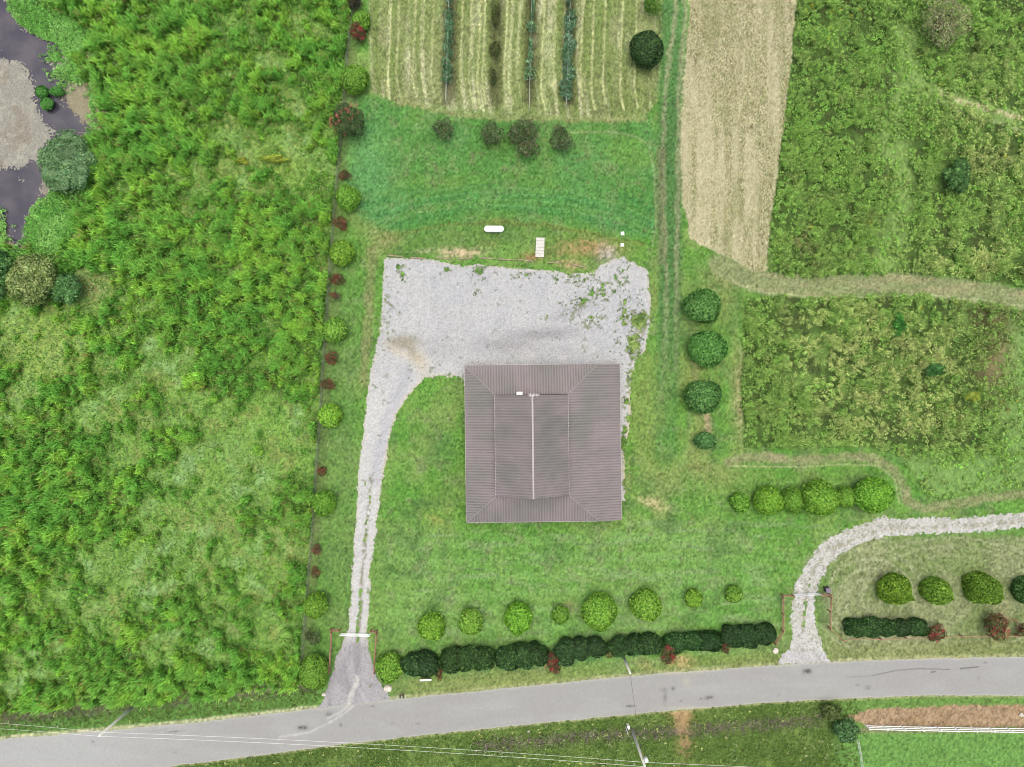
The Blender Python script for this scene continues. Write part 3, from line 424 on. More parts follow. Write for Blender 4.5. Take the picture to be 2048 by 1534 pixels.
def road_mesh():
    xs = np.arange(-320, 2372, 1.9); nv = 46
    yn = np.interp(xs, *zip(*ROAD_N)); ys = np.interp(xs, *zip(*ROAD_S))
    yn = yn + 3.5 * (fbm(xs, xs * 0 + 7, 26, 3, 141) - .5) + 1.6 * (vn(xs, xs * 0, 4, 142) - .5); ys = ys + 3 * (fbm(xs, xs * 0 + 9, 26, 3, 143) - .5) + 1.4 * (vn(xs, xs * 0, 4, 144) - .5)
    t = np.linspace(0, 1, nv)[:, None]; X = np.broadcast_to(xs, (nv, len(xs))).copy(); Y = yn + (ys - yn) * t; x, y = X.ravel(), Y.ravel(); T = np.broadcast_to(t, X.shape).ravel()
    c = np.zeros((len(x), 3)) + A(172, 173, 170); c = over(c, smooth(.4, .7, fbm(x * .3, y * 1.4, 20, 3, 145)) * .5, A(182, 184, 181)); c = over(c, smooth(.5, .75, fbm(x * .4, y, 40, 3, 146)) * .5, A(168, 167, 166))
    for q_ in (.25, .75): c = over(c, .25 * smooth(.16, .03, np.abs(T - q_)), A(172, 170, 168))
    c = over(c, smooth(500, 100, x) * .45, A(192, 196, 196))
    for b in ((605, 1455, 11, 5, 0, 1), (658, 1428, 7, 5, 0, .6), (682, 1450, 4, 4, 0, .6), (1614, 1342, 9, 5, 0, 1.2), (1346, 1377, 4, 4, 0, .9), (1330, 1395, 4, 16, 0, .45), (1327, 1380, 8, 4, 0, .4), (1418, 1395, 9, 4, -10, .8), (1402, 1397, 3, 2, 0, .7), (1260, 1412, 10, 2, 0, .9), (1362, 1402, 3, 2, 0, .6), (1736, 1375, 8, 5, 0, .5), (1715, 1370, 6, 2, 0, .4), (1970, 1325, 5, 2, 0, .5), (1957, 1356, 4, 4, 0, .3), (785, 1447, 5, 3, 0, .3), (836, 1447, 6, 2, 0, .4), (1558, 1390, 3, 2, 0, .4), (348, 1463, 18, 2, -6, .6), (350, 1505, 4, 2, 0, .4), (187, 1483, 4, 2, 0, .5), (320, 1460, 20, 2, -8, .3), (745, 1412, 5, 1.5, 0, .6)):
        c = over(c, np.clip(b[5] * blob(x, y, *b[:5]) * (.3 + 1.2 * vn(x, y, 2.4, 147)), 0, .9), A(86, 84, 84))
    c = over(c, .7 * band(x, y, [(1745, 1351), (1790, 1341), (1835, 1337), (1900, 1339)], .9, .9), A(96, 94, 94)); c = over(c, .85 * band(x, y, [(1862, 1344), (1871, 1343)], 1, .8), A(84, 82, 82)); c = over(c, .85 * band(x, y, [(1920, 1337), (1957, 1333.5)], 1.1, .9), A(84, 82, 82))
    c = over(c, .5 * band(x, y, [(1700, 1354), (1745, 1351)], .8, .8), A(130, 128, 128))
    for p in ([(706, 1412), (690, 1426), (668, 1440), (620, 1464), (560, 1474)], [(700, 1408), (682, 1424), (655, 1436)]): c = over(c, .6 * band(x, y, p, 2.0, 2.4) * (.4 + .9 * vn(x, y, 6, 152)), A(216, 216, 212))
    c = over(c, .7 * band(x, y, [(1330, 1346), (1390, 1344), (1420, 1340)], 3, 4) * (vn(x, y, 5, 149) * 1.3), A(214, 204, 172)); c = over(c, .5 * blob(x, y, 1372, 1362, 10, 9), A(200, 196, 176)); c = over(c, .5 * blob(x, y, 1380, 1416, 50, 4), A(206, 200, 170))
    c = over(c, np.clip(smooth(.07, 0, T) + smooth(.95, 1, T), 0, 1) * .6 * (.4 + vn(x, y, 5, 150)), A(200, 200, 182))
    c *= (.92 + .16 * hsh(x * 5, y * 5, 151))[:, None]
    return tag(sheet("road", x, y, X.shape, c, .03, M['asphalt']), kind='structure')
road_mesh()

# ------------------------------------------------------------------ vegetation generators
def blades(pts, h, col, nb, spread, wid, droop, tipcol=None, seed=0, name="grass", jitter=.18, mat='blade'):
    """bent grass blades (3 triangles each) on n points"""
    r = np.random.default_rng(seed); n = len(pts); N = n * nb
    b = np.repeat(pts, nb, 0).copy(); hh = np.repeat(h, nb) * r.uniform(.55, 1.1, N); cc = np.repeat(col, nb, 0) * (1 + jitter * r.standard_normal((N, 1)))
    sp = np.repeat(spread, nb) if np.ndim(spread) else spread
    a0 = r.uniform(0, 6.283, N); rr = np.sqrt(r.uniform(0, 1, N)) * sp; b[:, 0] += rr * np.cos(a0); b[:, 1] += rr * np.sin(a0)
    a = a0 + r.normal(0, .8, N); d = np.stack([np.cos(a), np.sin(a)], 1); pr = np.stack([-d[:, 1], d[:, 0]], 1)
    w_ = (np.repeat(wid, nb) if np.ndim(wid) else wid) * r.uniform(.6, 1.4, N); l1 = hh * droop * r.uniform(.2, .6, N); l2 = hh * droop * r.uniform(.6, 1.5, N)
    V = np.zeros((N, 5, 3)); z0 = b[:, 2]
    V[:, 0, :2] = b[:, :2] - pr * (w_ * .4)[:, None]; V[:, 1, :2] = b[:, :2] + pr * (w_ * .4)[:, None]; V[:, 0, 2] = V[:, 1, 2] = z0
    m = b[:, :2] + d * l1[:, None]; V[:, 2, :2] = m + pr * (w_ * .5)[:, None]; V[:, 3, :2] = m - pr * (w_ * .5)[:, None]; V[:, 2, 2] = V[:, 3, 2] = z0 + hh * .72
    V[:, 4, :2] = m + d * l2[:, None]; V[:, 4, 2] = z0 + hh * r.uniform(.8, 1.05, N)
    k = (np.arange(N) * 5)[:, None]; F = np.concatenate([k + [[0, 1, 2]], k + [[0, 2, 3]], k + [[3, 2, 4]]], 0)
    C = np.repeat(np.clip(cc, 0.004, 1)[:, None, :], 5, 1)
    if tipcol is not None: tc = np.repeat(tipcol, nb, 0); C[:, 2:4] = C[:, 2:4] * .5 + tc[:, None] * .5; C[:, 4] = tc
    return npmesh(name, V.reshape(-1, 3), F, C.reshape(-1, 3), M[mat])
def leafquads(p, nrm, size, col, r, asp=1.6, tilt=.6):
    n = len(p); nn = nrm + r.normal(0, tilt, (n, 3)); nn /= np.linalg.norm(nn, axis=1)[:, None] + 1e-9
    t = np.cross(nn, r.normal(0, 1, (n, 3))); t /= np.linalg.norm(t, axis=1)[:, None] + 1e-9; u = np.cross(nn, t)
    s = np.broadcast_to(size, (n,)) * r.uniform(.65, 1.35, n)
    V = np.stack([p - t * (s * asp / 2)[:, None], p + u * (s / 2)[:, None] * .9, p + t * (s * asp / 2)[:, None], p - u * (s / 2)[:, None] * .9], 1)
    F = np.arange(n * 4).reshape(n, 4); C = np.repeat(col[:, None, :], 4, 1)
    return V.reshape(-1, 3), F, C.reshape(-1, 3)
def pick(r, n, pal, wts):
    i = r.choice(len(pal), n, p=np.array(wts) / sum(wts)); c = np.array([A(*k) for k in pal])[i]; return c * (1 + .14 * r.standard_normal((n, 1)))
def crown(name, parent, lobes, nleaf, size, pal, wts, seed, lump=.08, fill=.15, taper=0, flower=None, mat='leaf', asp=1.6, tilt=.55, lowcut=-.75, extra=None):
    """lobes: (cx,cy,cz,rx,ry,rz). leaves over the outside of the union of lobes, `fill` of them inside"""
    r = np.random.default_rng(seed); L = np.array(lobes, float); area = L[:, 3] * L[:, 4] + L[:, 5] * (L[:, 3] + L[:, 4]); k = r.choice(len(L), nleaf, p=area / area.sum())
    d = r.normal(0, 1, (nleaf, 3)); d /= np.linalg.norm(d, axis=1)[:, None]; d[:, 2] = np.where(d[:, 2] < lowcut, -d[:, 2], d[:, 2])
    fr = r.uniform(-1, 1, (6, 3)) * 5; ph = r.uniform(0, 6, 6); nz = np.sin(d @ fr.T + ph + k[:, None]).mean(1) * 2.2
    rad = 1 + lump * nz; fin = r.uniform(0, 1, nleaf) < fill; rad = rad * np.where(fin, r.uniform(.6, .97, nleaf), r.uniform(.95, 1.05, nleaf))
    q = d * rad[:, None]; tp = 1 - taper * np.clip(q[:, 2], 0, 1.2) ** 1.4; q[:, 0] *= tp; q[:, 1] *= tp
    p = L[k, :3] + q * L[k, 3:]; keep = np.ones(nleaf, bool)
    for j in range(len(L)):
        if len(L) > 1: keep &= ~((((p - L[j, :3]) / L[j, 3:]) ** 2).sum(1) < .72) | (k == j)
    keep &= p[:, 2] > .02; p = p[keep]; d = d[keep]; n = len(p); col = pick(r, n, pal, wts) * np.exp(r.normal(0, .16, len(L)) * (len(L) > 1))[k[keep]][:, None] * np.exp(r.normal(0, .06)) * np.exp(r.normal(0, (.05, .03, .08)))
    V, F, C = leafquads(p, d / L[k[keep], 3:] * L[k[keep], 3:].mean(), size, np.clip(col, .004, 1), r, asp, tilt)
    # denser body behind the outer leaves
    if fill >= .1:
        bv = []; bf = []
        for j, (cx, cy, cz, rx, ry, rz) in enumerate(L):
            nu, nv = 16, 9
            for i in range(nv + 1):
                for u in range(nu):
                    th, f_ = math.pi * i / nv, 2 * math.pi * u / nu; dz = math.cos(th); tq = 1 - taper * max(dz, 0) ** 1.4; kk = .86 + .05 * math.sin(f_ * 3 + j) * math.sin(th * 4)
                    bv.append((cx + rx * kk * tq * math.sin(th) * math.cos(f_), cy + ry * kk * tq * math.sin(th) * math.sin(f_), max(cz + rz * kk * dz, .03)))
            o_ = j * (nv + 1) * nu
            for i in range(nv):
                for u in range(nu): bf.append((o_ + i * nu + u, o_ + (i + 1) * nu + u, o_ + (i + 1) * nu + (u + 1) % nu, o_ + i * nu + (u + 1) % nu))
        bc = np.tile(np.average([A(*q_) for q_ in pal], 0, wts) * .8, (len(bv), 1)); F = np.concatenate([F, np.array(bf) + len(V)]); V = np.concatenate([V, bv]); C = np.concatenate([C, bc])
    if extra: F = np.concatenate([F, extra[1] + len(V)]); V = np.concatenate([V, extra[0]]); C = np.concatenate([C, extra[2]])
    return npmesh(name, V, F, C, M[mat], parent)

BRIGHT = [(148, 212, 70), (186, 240, 100), (112, 178, 50), (58, 100, 30)], (4, 3.0, 3, 2.6)
DARKG = [(110, 172, 82), (82, 142, 62), (156, 212, 124), (48, 82, 38)], (4, 4, 2, 2)
HEDGE = [(58, 96, 44), (36, 62, 30), (86, 132, 64), (128, 172, 104)], (4, 4, 3, 1.0)
LOOSE = [(104, 134, 76), (140, 164, 110), (76, 104, 56), (120, 116, 80)], (3, 2, 3, 1.5)
RED = [(140, 76, 70), (170, 96, 84), (110, 82, 62), (106, 134, 72)], (2.2, 1.4, 2.4, 5)
BROWN = [(150, 106, 84), (164, 96, 80), (116, 108, 72), (100, 120, 70)], (3, 1.6, 3, 4)

def plant(kind, px, py, rx, ry, h, label, cat='bush', group=None, pal=None, seed=None, name=None, taper=.2, dens=1.0, size=None):
    """px,py,rx,ry: crown as seen; h: height in metres. The base is found from the crown's middle height."""
    seed = seed if seed is not None else int(px * 7 + py * 3); k = (1 - h * .5 / H) / S; X, Y = (px - 1024) * k, (767 - py) * k
    rr = math.hypot(px - 1024, py - 767) + 1; RX, RY = rx * k, ry * k
    t = empty(name or 'shrub', (X, Y, 0), 0, label=label, cat=cat, group=group); r = np.random.default_rng(seed)
    if kind == 'globe':
        nl = int(900 * (RX * RY + h * (RX + RY) / 2) * dens); p_, w_ = pal or BRIGHT
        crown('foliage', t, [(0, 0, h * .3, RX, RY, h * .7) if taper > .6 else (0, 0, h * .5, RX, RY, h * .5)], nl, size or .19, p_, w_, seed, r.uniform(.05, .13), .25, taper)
        MB().tube([(0, 0, 0), (0, 0, h * .5)], [.09, .05], 6).build('trunk', M['bark'], t)
    elif kind == 'loose':
        p_, w_ = pal or LOOSE; lb = []; sm = MB()
        for i in range(9):
            a = r.uniform(0, 6.283); q = r.uniform(.25, .72); s_ = r.uniform(.28, .5); hz = h * r.uniform(.5, .78)
            lb.append((RX * q * math.cos(a), RY * q * math.sin(a), hz, RX * s_, RY * s_, h * .22)); MB().tube([(0, 0, 0), (RX * q * .4 * math.cos(a), RY * q * .4 * math.sin(a), hz * .5), (lb[-1][0], lb[-1][1], hz)], [.06, .04, .02], 5).build('branch', M['bark'], t)
        lb.append((0, 0, h * .6, RX * .5, RY * .5, h * .3))
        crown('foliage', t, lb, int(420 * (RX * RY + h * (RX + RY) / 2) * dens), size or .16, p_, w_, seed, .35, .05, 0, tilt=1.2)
    return t

# ---- clipped bright globes beside the west fence, along the south lawn, in the east row
WG = 'bright green globe shrubs along the west fence'; SG = 'bright green globe shrubs along the south lawn'; EG = 'bright green globe shrubs by the east drive'; PG = 'cone-topped shrubs near the lower right'
for a in [
    (722, 42, 18, 19, 2.4, 'bright green round shrub at the top of the west fence, above the deep red crape', WG), (711, 158, 25, 28, 3.2, 'bright green round shrub above the pink crape myrtle on the west fence', WG), (694, 396, 23, 25, 2.9, 'bright green round shrub on the fence beside the clover yard, below the pink crape myrtle', WG),
    (684, 506, 23, 24, 2.7, 'bright green round shrub on the fence level with the top edge of the gravel yard', WG), (669, 661, 24, 24, 2.7, 'bright green round shrub on the fence just left of the damp patch in the gravel', WG), (660, 831, 23, 22, 2.5, 'bright green round shrub on the fence beside the middle bend of the west drive', WG),
    (647, 1006, 23, 24, 2.6, 'bright green round shrub on the fence, level with the south gable of the barn', WG), (631, 1212, 24, 25, 2.8, 'bright green round shrub on the fence just above the white gate', WG), (627, 1344, 27, 34, 3.6, 'big oval bright green shrub left of the gravel apron at the road', WG), (779, 1335, 25, 29, 3.2, 'oval bright green shrub right of the gravel apron, beside the dark hedge', WG),
    (863, 1253, 25, 27, 3.0, 'bright green round shrub at the left end of the south lawn row', SG), (942, 1243, 24, 26, 2.9, 'second bright green round shrub from the left in the south lawn row', SG), (1036, 1237, 27, 31, 3.2, 'oval bright green shrub on the south lawn, left of the smallest one', SG), (1121, 1230, 16, 17, 1.9, 'smallest bright green shrub of the south lawn, between two large ones', SG),
    (1198, 1222, 33, 36, 3.6, 'largest bright green shrub of the south lawn row', SG), (1293, 1212, 30, 32, 3.3, 'large bright green shrub of the south lawn, right of the largest one', SG), (1387, 1196, 17, 17, 1.9, 'small bright green shrub on the south lawn, second from the right end', SG), (1468, 1188, 16, 17, 1.8, 'small bright green shrub at the right end of the south lawn row', SG),
    (1480, 1004, 19, 19, 2.0, 'small bright green shrub at the left end of the row by the east drive', EG), (1537, 1001, 28, 28, 3.0, 'second shrub from the left in the touching row by the east drive', EG), (1586, 1000, 22, 23, 2.5, 'medium bright green shrub squeezed left of the large round one by the east drive', EG), (1641, 998, 35, 33, 3.6, 'large round bright green shrub in the middle of the row by the east drive', EG),
    (1692, 994, 21, 20, 2.4, 'small bright green shrub between the two largest ones by the east drive', EG), (1748, 990, 38, 34, 3.9, 'largest bright green shrub at the right end of the row by the east drive', EG)]:
    plant('globe', *a[:6], 'shrub', a[6], name='globe_shrub', taper=.22)
for i, a in enumerate([(1799, 1184, 29, 29, 6.0, 'yellow-green cone-topped shrub nearest the east gate'), (1883, 1187, 26, 26, 5.3, 'middle one of the three yellow-green cone-topped shrubs in the lower right'), (1977, 1184, 31, 31, 5.8, 'third yellow-green cone-topped shrub, above the bare tan patch'), (2062, 1184, 24, 26, 4.2, 'dark green shrub cut off by the right edge of the picture')]):
    plant('globe', *a, 'shrub', PG, name='cone_shrub', taper=.78, pal=(([(160, 216, 76), (192, 240, 98), (120, 172, 56), (66, 104, 36)], (4, 3, 3, 2)) if i < 3 else DARKG))
DG = 'dark green round trees east of the barn'
for a in [(1405, 613, 34, 32, 3.6, 'topmost dark green round tree east of the gravel yard'), (1413, 697, 37, 37, 4.0, 'largest dark green round tree, second of the column east of the barn'), (1405, 793, 34, 32, 3.6, 'dark green round tree just above the bare strip, east of the barn'), (1411, 881, 20, 17, 2.0, 'small dark green bush at the bottom of the column east of the barn')]:
    plant('globe', *a, 'tree', DG, name='round_tree', taper=.1, pal=DARKG, size=.2, dens=.75)
plant('globe', 1293, 98, 31, 33, 4.0, 'solitary dark green round tree at the top, left of the wheel tracks', 'tree', name='round_tree', pal=([(80, 122, 64), (58, 94, 48), (118, 158, 88), (40, 60, 34)], (4, 4, 1.5, 2)), dens=.6, size=.22, taper=.15)
plant('loose', 1303, 14, 16, 26, 2.2, 'bright yellow-green upright shrub at the top edge above the dark round tree', 'shrub', pal=([(130, 178, 60), (98, 150, 50), (86, 140, 66)], (3, 3, 2)))
SB = 'loose shrubs across the clover yard'
for a in [(889, 261, 23, 22, 2.2, 'sparse dark shrub standing alone at the left of the clover yard row'), (984, 274, 27, 27, 2.6, 'grey-green shrub left of the biggest one in the clover yard'), (1050, 274, 34, 38, 3.2, 'biggest grey-brown twiggy shrub in the clover yard'), (1127, 281, 24, 25, 2.2, 'low green shrub at the right end of the clover yard row')]:
    plant('loose', *a, 'shrub', SB, name='yard_shrub', pal=([(104, 138, 78), (130, 156, 106), (70, 98, 54), (148, 140, 110)], (3, 2, 3, 2)), dens=1.0)

# ---- crape myrtles: leafy clumps with flower heads
def myrtle(px, py, rx, ry, h, label, nfl, fcol, lcol, dens=1.0):
    t = plant('loose', px, py, rx, ry, h, label, 'crape myrtle', 'crape myrtles', pal=lcol, name='crape_myrtle', dens=dens)
    if nfl:
        r = np.random.default_rng(int(px)); k = (1 - h * .5 / H) / S; V = []; F = []; C = []; n0 = 0
        for i in range(int(nfl * .75 + .5)):
            a = r.uniform(0, 6.283); q = r.uniform(.3, .95); c = np.array([rx * k * q * math.cos(a), ry * k * q * math.sin(a), h * (1.02 - .35 * q * q)]); n = 17
            p = c + r.normal(0, 1, (n, 3)) * (.17, .17, .13); v, f, cc = leafquads(p, np.tile((0, 0, 1.), (n, 1)), .13, pick(r, n, fcol, [1] * len(fcol)), r, 1.2, .8)
            V.append(v); F.append(f + n0); C.append(cc); n0 += len(v)
        npmesh('blossom', np.concatenate(V), np.concatenate(F), np.clip(np.concatenate(C), .004, 1), M['leaf'], t)
    return t
PINKF = [(226, 120, 120), (240, 150, 140), (200, 96, 100)]; REDF = [(206, 56, 72), (170, 40, 56), (224, 96, 100)]; RUST = [(160, 74, 62), (178, 96, 80), (130, 70, 56)]
GRN = ([(100, 136, 84), (130, 158, 104), (66, 96, 58)], (3, 2, 3))
myrtle(693, 240, 35, 36, 3.4, 'large pink-flowered crape myrtle on the west fence', 24, PINKF, GRN, 1.3)
myrtle(717, 68, 17, 19, 2.4, 'deep red crape myrtle near the top of the west fence', 16, REDF, RED, 1.2)
myrtle(708, 4, 14, 14, 2.2, 'dusky plum-brown shrub at the top edge on the west fence', 0, REDF, ([(84, 72, 66), (100, 84, 78), (66, 70, 48)], (3, 2, 2)))
for a in [(690, 352, 14, 10, 1.4, 'thin pinkish-brown crape myrtle just above a bright globe on the fence', 3), (681, 448, 15, 14, 1.8, 'rusty red crape myrtle on the fence left of the propane tank', 9), (676, 560, 14, 13, 1.5, 'sparse orange-brown crape myrtle level with the top of the gravel yard', 5), (671, 593, 10, 8, 1.3, 'small rust-red crape myrtle, lower of the close pair beside the gravel', 4), (663, 716, 15, 14, 1.7, 'red crape myrtle on the fence left of the drive mouth', 9), (657, 769, 16, 12, 1.6, 'brownish-red crape myrtle just above the globe at the drive bend', 6), (646, 943, 11, 12, 1.5, 'rust-coloured crape myrtle on the fence above the globe level with the gable', 6), (637, 1098, 11, 12, 1.5, 'dull brown crape myrtle on the fence halfway down the narrow drive', 3), (632, 1144, 9, 12, 1.3, 'faded tan crape myrtle on the fence above the lowest round globe', 2)]:
    myrtle(*a[:6], a[6], RUST, BROWN, .9)
plant('loose', 625, 1276, 14, 16, 1.6, 'sparse grey-green shrub outside the left rails of the white gate', 'shrub')
for a in [(877, 1338, 9, 20, 1.9, 'thin rusty-red crape myrtle in the first gap of the front hedge', 8, RUST), (1103, 1324, 16, 22, 2.2, 'bright red crape myrtle in front of the hedge, left of the leaning service pole', 14, REDF), (1336, 1304, 17, 24, 2.3, 'red crape myrtle in the hedge beside the tan bare patch at the road', 14, REDF), (1449, 1291, 10, 17, 1.8, 'faint pinkish-brown crape myrtle before the last hedge block', 4, RUST), (1868, 1264, 17, 20, 2.3, 'red crape myrtle at the right end of the short dark hedge', 12, REDF), (1992, 1254, 26, 26, 2.6, 'wide red crape myrtle at the lower right near the rail fence', 18, REDF), (2044, 1258, 10, 16, 2.0, 'dark plum-red shrub cut by the right edge of the picture', 3, RUST)]:
    myrtle(*a[:6], a[6], a[7], RED if a[7] is REDF else BROWN, .9)
plant('loose', 1219, 1302, 8, 18, 1.8, 'thin yellowish sapling in the gap of the front hedge', 'sapling', pal=([(124, 132, 70), (150, 146, 90), (90, 104, 56)], (3, 2, 2)), name='sapling')

# ---- front hedge blocks
def hedge(x0, x1, y0, y1, n, h, label, dy=0):
    px, py = (x0 + x1) / 2, (y0 + y1) / 2; k = (1 - h * .5 / H) / S; t = empty('hedge', ((px - 1024) * k, (767 - py) * k, 0), label=label, cat='hedge', group='dark clipped hedge blocks along the road')
    L_ = (x1 - x0) * k; D = (y1 - y0) * k; r = np.random.default_rng(int(x0)); lb = []; tr = MB(); vis = h / H * (py - 767) / S
    D = max(D - vis * .8, 2.0)
    for i in range(n):
        sx = L_ / n * .68; u = (-L_ / 2 + sx) + (L_ - 2 * sx) * (i / (n - 1)) + r.uniform(-.1, .1); hh = h * r.uniform(.9, 1.1); v = -dy * k * (u / L_) + r.uniform(-.15, .15); lb.append((u, v, hh * .48, sx * r.uniform(.92, 1.04), D * .5 * r.uniform(.9, 1.1), hh * .54)); MB().tube([(u, v, 0), (u, v, hh * .6)], [.08, .04], 6).build('trunk', M['bark'], t)
    ex = None
    if x0 < 1300:               # paler young shoots low on the road side
        p = np.stack([r.uniform(-L_ * .42, L_ * .42, 300), -D * .5 * r.uniform(.55, .98, 300), h * r.uniform(.6, .95, 300)], 1); p[:, 1] += -dy * k * (p[:, 0] / L_); kp = vn(p[:, 0] * 9, p[:, 1] * 0, 6, int(x0)) > .42
        p = p[kp]; ex = leafquads(p, np.tile((0, -.4, 1.), (len(p), 1)), .15, pick(r, len(p), [(120, 178, 108), (88, 146, 84)], (1, 1)), r)
    crown('foliage', t, lb, int(600 * L_ * (D + h)), .19, *HEDGE, int(x0), .16, .25, 0, extra=ex)
    return t
for a in [(805, 877, 1299, 1356, 2, 2.7, 'short dark hedge block at the left end, with a white bench in front', -2), (879, 990, 1291, 1348, 3, 2.7, 'dark hedge block second from the left, between a rusty shrub and a narrow gap', -6), (991, 1097, 1285, 1340, 3, 2.6, 'dark hedge block just left of the bright red crape myrtle', -8), (1108, 1213, 1272, 1327, 3, 2.5, 'dark hedge block between the bright red crape myrtle and the yellowish sapling', -10), (1215, 1322, 1266, 1315, 3, 2.4, 'dark hedge block that the leaning service pole rises from', -6), (1324, 1440, 1258, 1306, 3, 2.4, 'dark hedge block right of the red crape myrtle by the tan bare patch', -8), (1441, 1551, 1246, 1296, 3, 2.4, 'dark hedge block at the right end, next to the east gate rails', -8), (1692, 1855, 1233, 1276, 5, 2.4, 'long dark hedge block right of the east gate, behind the rail fence', 0)]: hedge(*a)

# ---- rows of vines in the orchard
def vinerow(xt, xb, segs, label, pal, yb, ytop=-110):
    base = P(xb, yb); t = empty('vine_row', base, label=label, cat='vine row', group='trellised vine rows'); hh = 1.7; top = P(xt, ytop)
    k = lambda s: (top[0] - base[0]) * s; yy = lambda s: (top[1] - base[1]) * s
    for i in range(7):
        s_ = i / 6; MB().tube([(k(s_), yy(s_), 0), (k(s_), yy(s_), hh + .1)], .055, 6).build('post', M['pole'], t)
    for z in (1.0, hh): MB().tube([(0, 0, z), (k(1), yy(1), z)], .014, 4).build('wire', M['wire'], t)
    r = np.random.default_rng(int(xt)); lb = []; tr = MB()
    for (ya, yb2, wd, n) in segs:
        for i in range(n):
            py = ya + (yb2 - ya) * (i + .5) / n; W = P(0, py, 1.3)[1] - base[1]; s_ = W / (top[1] - base[1]); x_ = k(s_) + r.uniform(-.28, .28); lb.append((x_, W, 1.25, wd / S * r.uniform(.75, 1.15), (yb2 - ya) / S / n * .62, .75 * r.uniform(.8, 1.2))); MB().tube([(x_, W, 0), (x_, W, 1.2)], [.05, .03], 5).build('vine_stem', M['bark'], t)
    crown('foliage', t, lb, int(sum(230 * l[3] * l[4] for l in lb) * 2.6) + 200, .17, *pal, int(xt), .2, .05, 0, tilt=.9)
VP = ([(130, 184, 124), (96, 150, 90), (190, 224, 180), (60, 96, 56)], (3, 3, 2, 2))
vinerow(903, 893, [(-100, 6, 7, 6), (20, 112, 9, 8), (118, 166, 9, 4)], 'leafy vine row at the left of the dry orchard', VP, 206)
vinerow(1144, 1131, [(-100, 10, 6, 5), (22, 90, 10, 6), (84, 135, 10, 4), (135, 196, 12, 5)], 'fullest vine row, at the right of the dry orchard', VP, 216)
vinerow(1066, 1058, [(-60, 45, 3, 5), (46, 62, 8, 2), (78, 130, 5, 4), (136, 158, 9, 2)], 'thin patchy vine row in the middle of the dry orchard', VP, 222)
for a in [(993, 33, 10, 34, 1.5, 'olive weedy vine clump at the top of the dry orchard'), (990, 100, 12, 20, 1.5, 'green bushy vine clump in the dry orchard between two rows'), (987, 155, 8, 16, 1.3, 'orange-tinged small vine clump in the lower dry orchard')]:
    plant('loose', *a, 'vine', 'self-standing vines in the orchard', name='vine_plant', pal=([(92, 118, 56), (74, 92, 44), (116, 140, 72), (98, 86, 58)], (3, 3, 2, 2)), dens=.8)

# ---- trees and big shrubs that stand out of the rough
def roughtree(px, py, rx, ry, h, label, pal, n=14, dens=1., size=.24, cat='tree', name='tree', seed=1, fill=.12):
    k = (1 - h * .6 / H) / S; X, Y = (px - 1024) * k, (767 - py) * k; RX, RY = rx * k, ry * k; r = np.random.default_rng(int(px + py) + seed); t = empty(name, (X, Y, 0), label=label, cat=cat, group='trees and big shrubs in the rough ground'); lb = []; tr = MB()
    tr.tube([(0, 0, 0), (.05, .05, h * .35), (0, 0, h * .6)], [.04 * h, .028 * h, .015 * h], 8); lb.append((0, 0, h * .62, RX * .5, RY * .5, h * .3))
    for i in range(n):
        a = i * 2.4 + r.uniform(-.3, .3); q = math.sqrt((i + .5) / n) * .74; s_ = r.uniform(.26, .42); z = h * (.82 - .38 * q * q) * r.uniform(.9, 1.05); lb.append((RX * q * math.cos(a), RY * q * math.sin(a), z, RX * s_, RY * s_, h * .14 + .2)); tr.tube([(0, 0, h * .25), (lb[-1][0] * .5, lb[-1][1] * .5, z * .7), (lb[-1][0], lb[-1][1], z)], [.02 * h, .012 * h, .006 * h], 5)
    crown('crown', t, lb, int(300 * (RX * RY + h * (RX + RY) / 2) * dens), size, *pal, int(px), .22, fill, 0, tilt=.8); tr.build('trunk', M['bark'], t); return t
PALE = ([(176, 208, 110), (204, 224, 142), (130, 170, 80), (80, 118, 50)], (4, 2.5, 3, 2)); MIDG = ([(96, 152, 80), (126, 180, 100), (66, 108, 54), (152, 196, 118)], (4, 3, 3, 1)); WILLOW = ([(124, 172, 116), (160, 200, 148), (88, 138, 80), (176, 204, 140)], (4, 3, 3, 1))
roughtree(64, 560, 46, 54, 5.5, 'pale yellow-green tree by the lower end of the pond', PALE, 18, 1.2)
roughtree(128, 578, 34, 32, 3.4, 'dark green bush right of the pale tree below the pond', MIDG, 12)
roughtree(2, 545, 24, 46, 5, 'dark green tree at the left edge below the pond', MIDG, 12)
roughtree(133, 325, 58, 62, 3.6, 'large blue-green willow shrub at the right shore of the pond', WILLOW, 22, 1.1, .2, 'shrub', 'willow_shrub')
for a in [(84, 184, 12, 12, 'round green tuft in the pond, upper left of the three'), (114, 183, 14, 9, 'oval green tuft in the pond, upper right of the three'), (94, 208, 13, 12, 'lowest of the three green tufts in the pond')]:
    plant('globe', a[0], a[1], a[2], a[3], 1.1, a[4], 'tuft', 'green tufts standing in the pond', name='marsh_tuft', pal=([(98, 170, 70), (120, 190, 90), (70, 130, 50)], (3, 2, 2)), size=.16, taper=.1)
roughtree(1888, 40, 52, 52, 4.6, 'dry grey-brown feathery tree at the top right', ([(196, 202, 142), (170, 178, 112), (130, 126, 98), (206, 216, 156)], (3, 3, 2, 2)), 16, .75, .15, fill=.05)
roughtree(1912, 352, 28, 34, 3.4, 'dark green bush in the right-hand meadow', MIDG, 12, 1.1)
roughtree(1692, 1462, 28, 24, 2.8, 'blue-green bush left of the white fence end', ([(92, 144, 82), (122, 174, 112), (66, 108, 58), (136, 180, 118)], (4, 3, 3, 1)), 12, 1.1, .18)
roughtree(1664, 1424, 22, 17, 2.2, 'olive weedy bush between the road and the white fence', ([(110, 138, 70), (80, 106, 52), (138, 160, 90)], (3, 3, 2)), 10, .8)
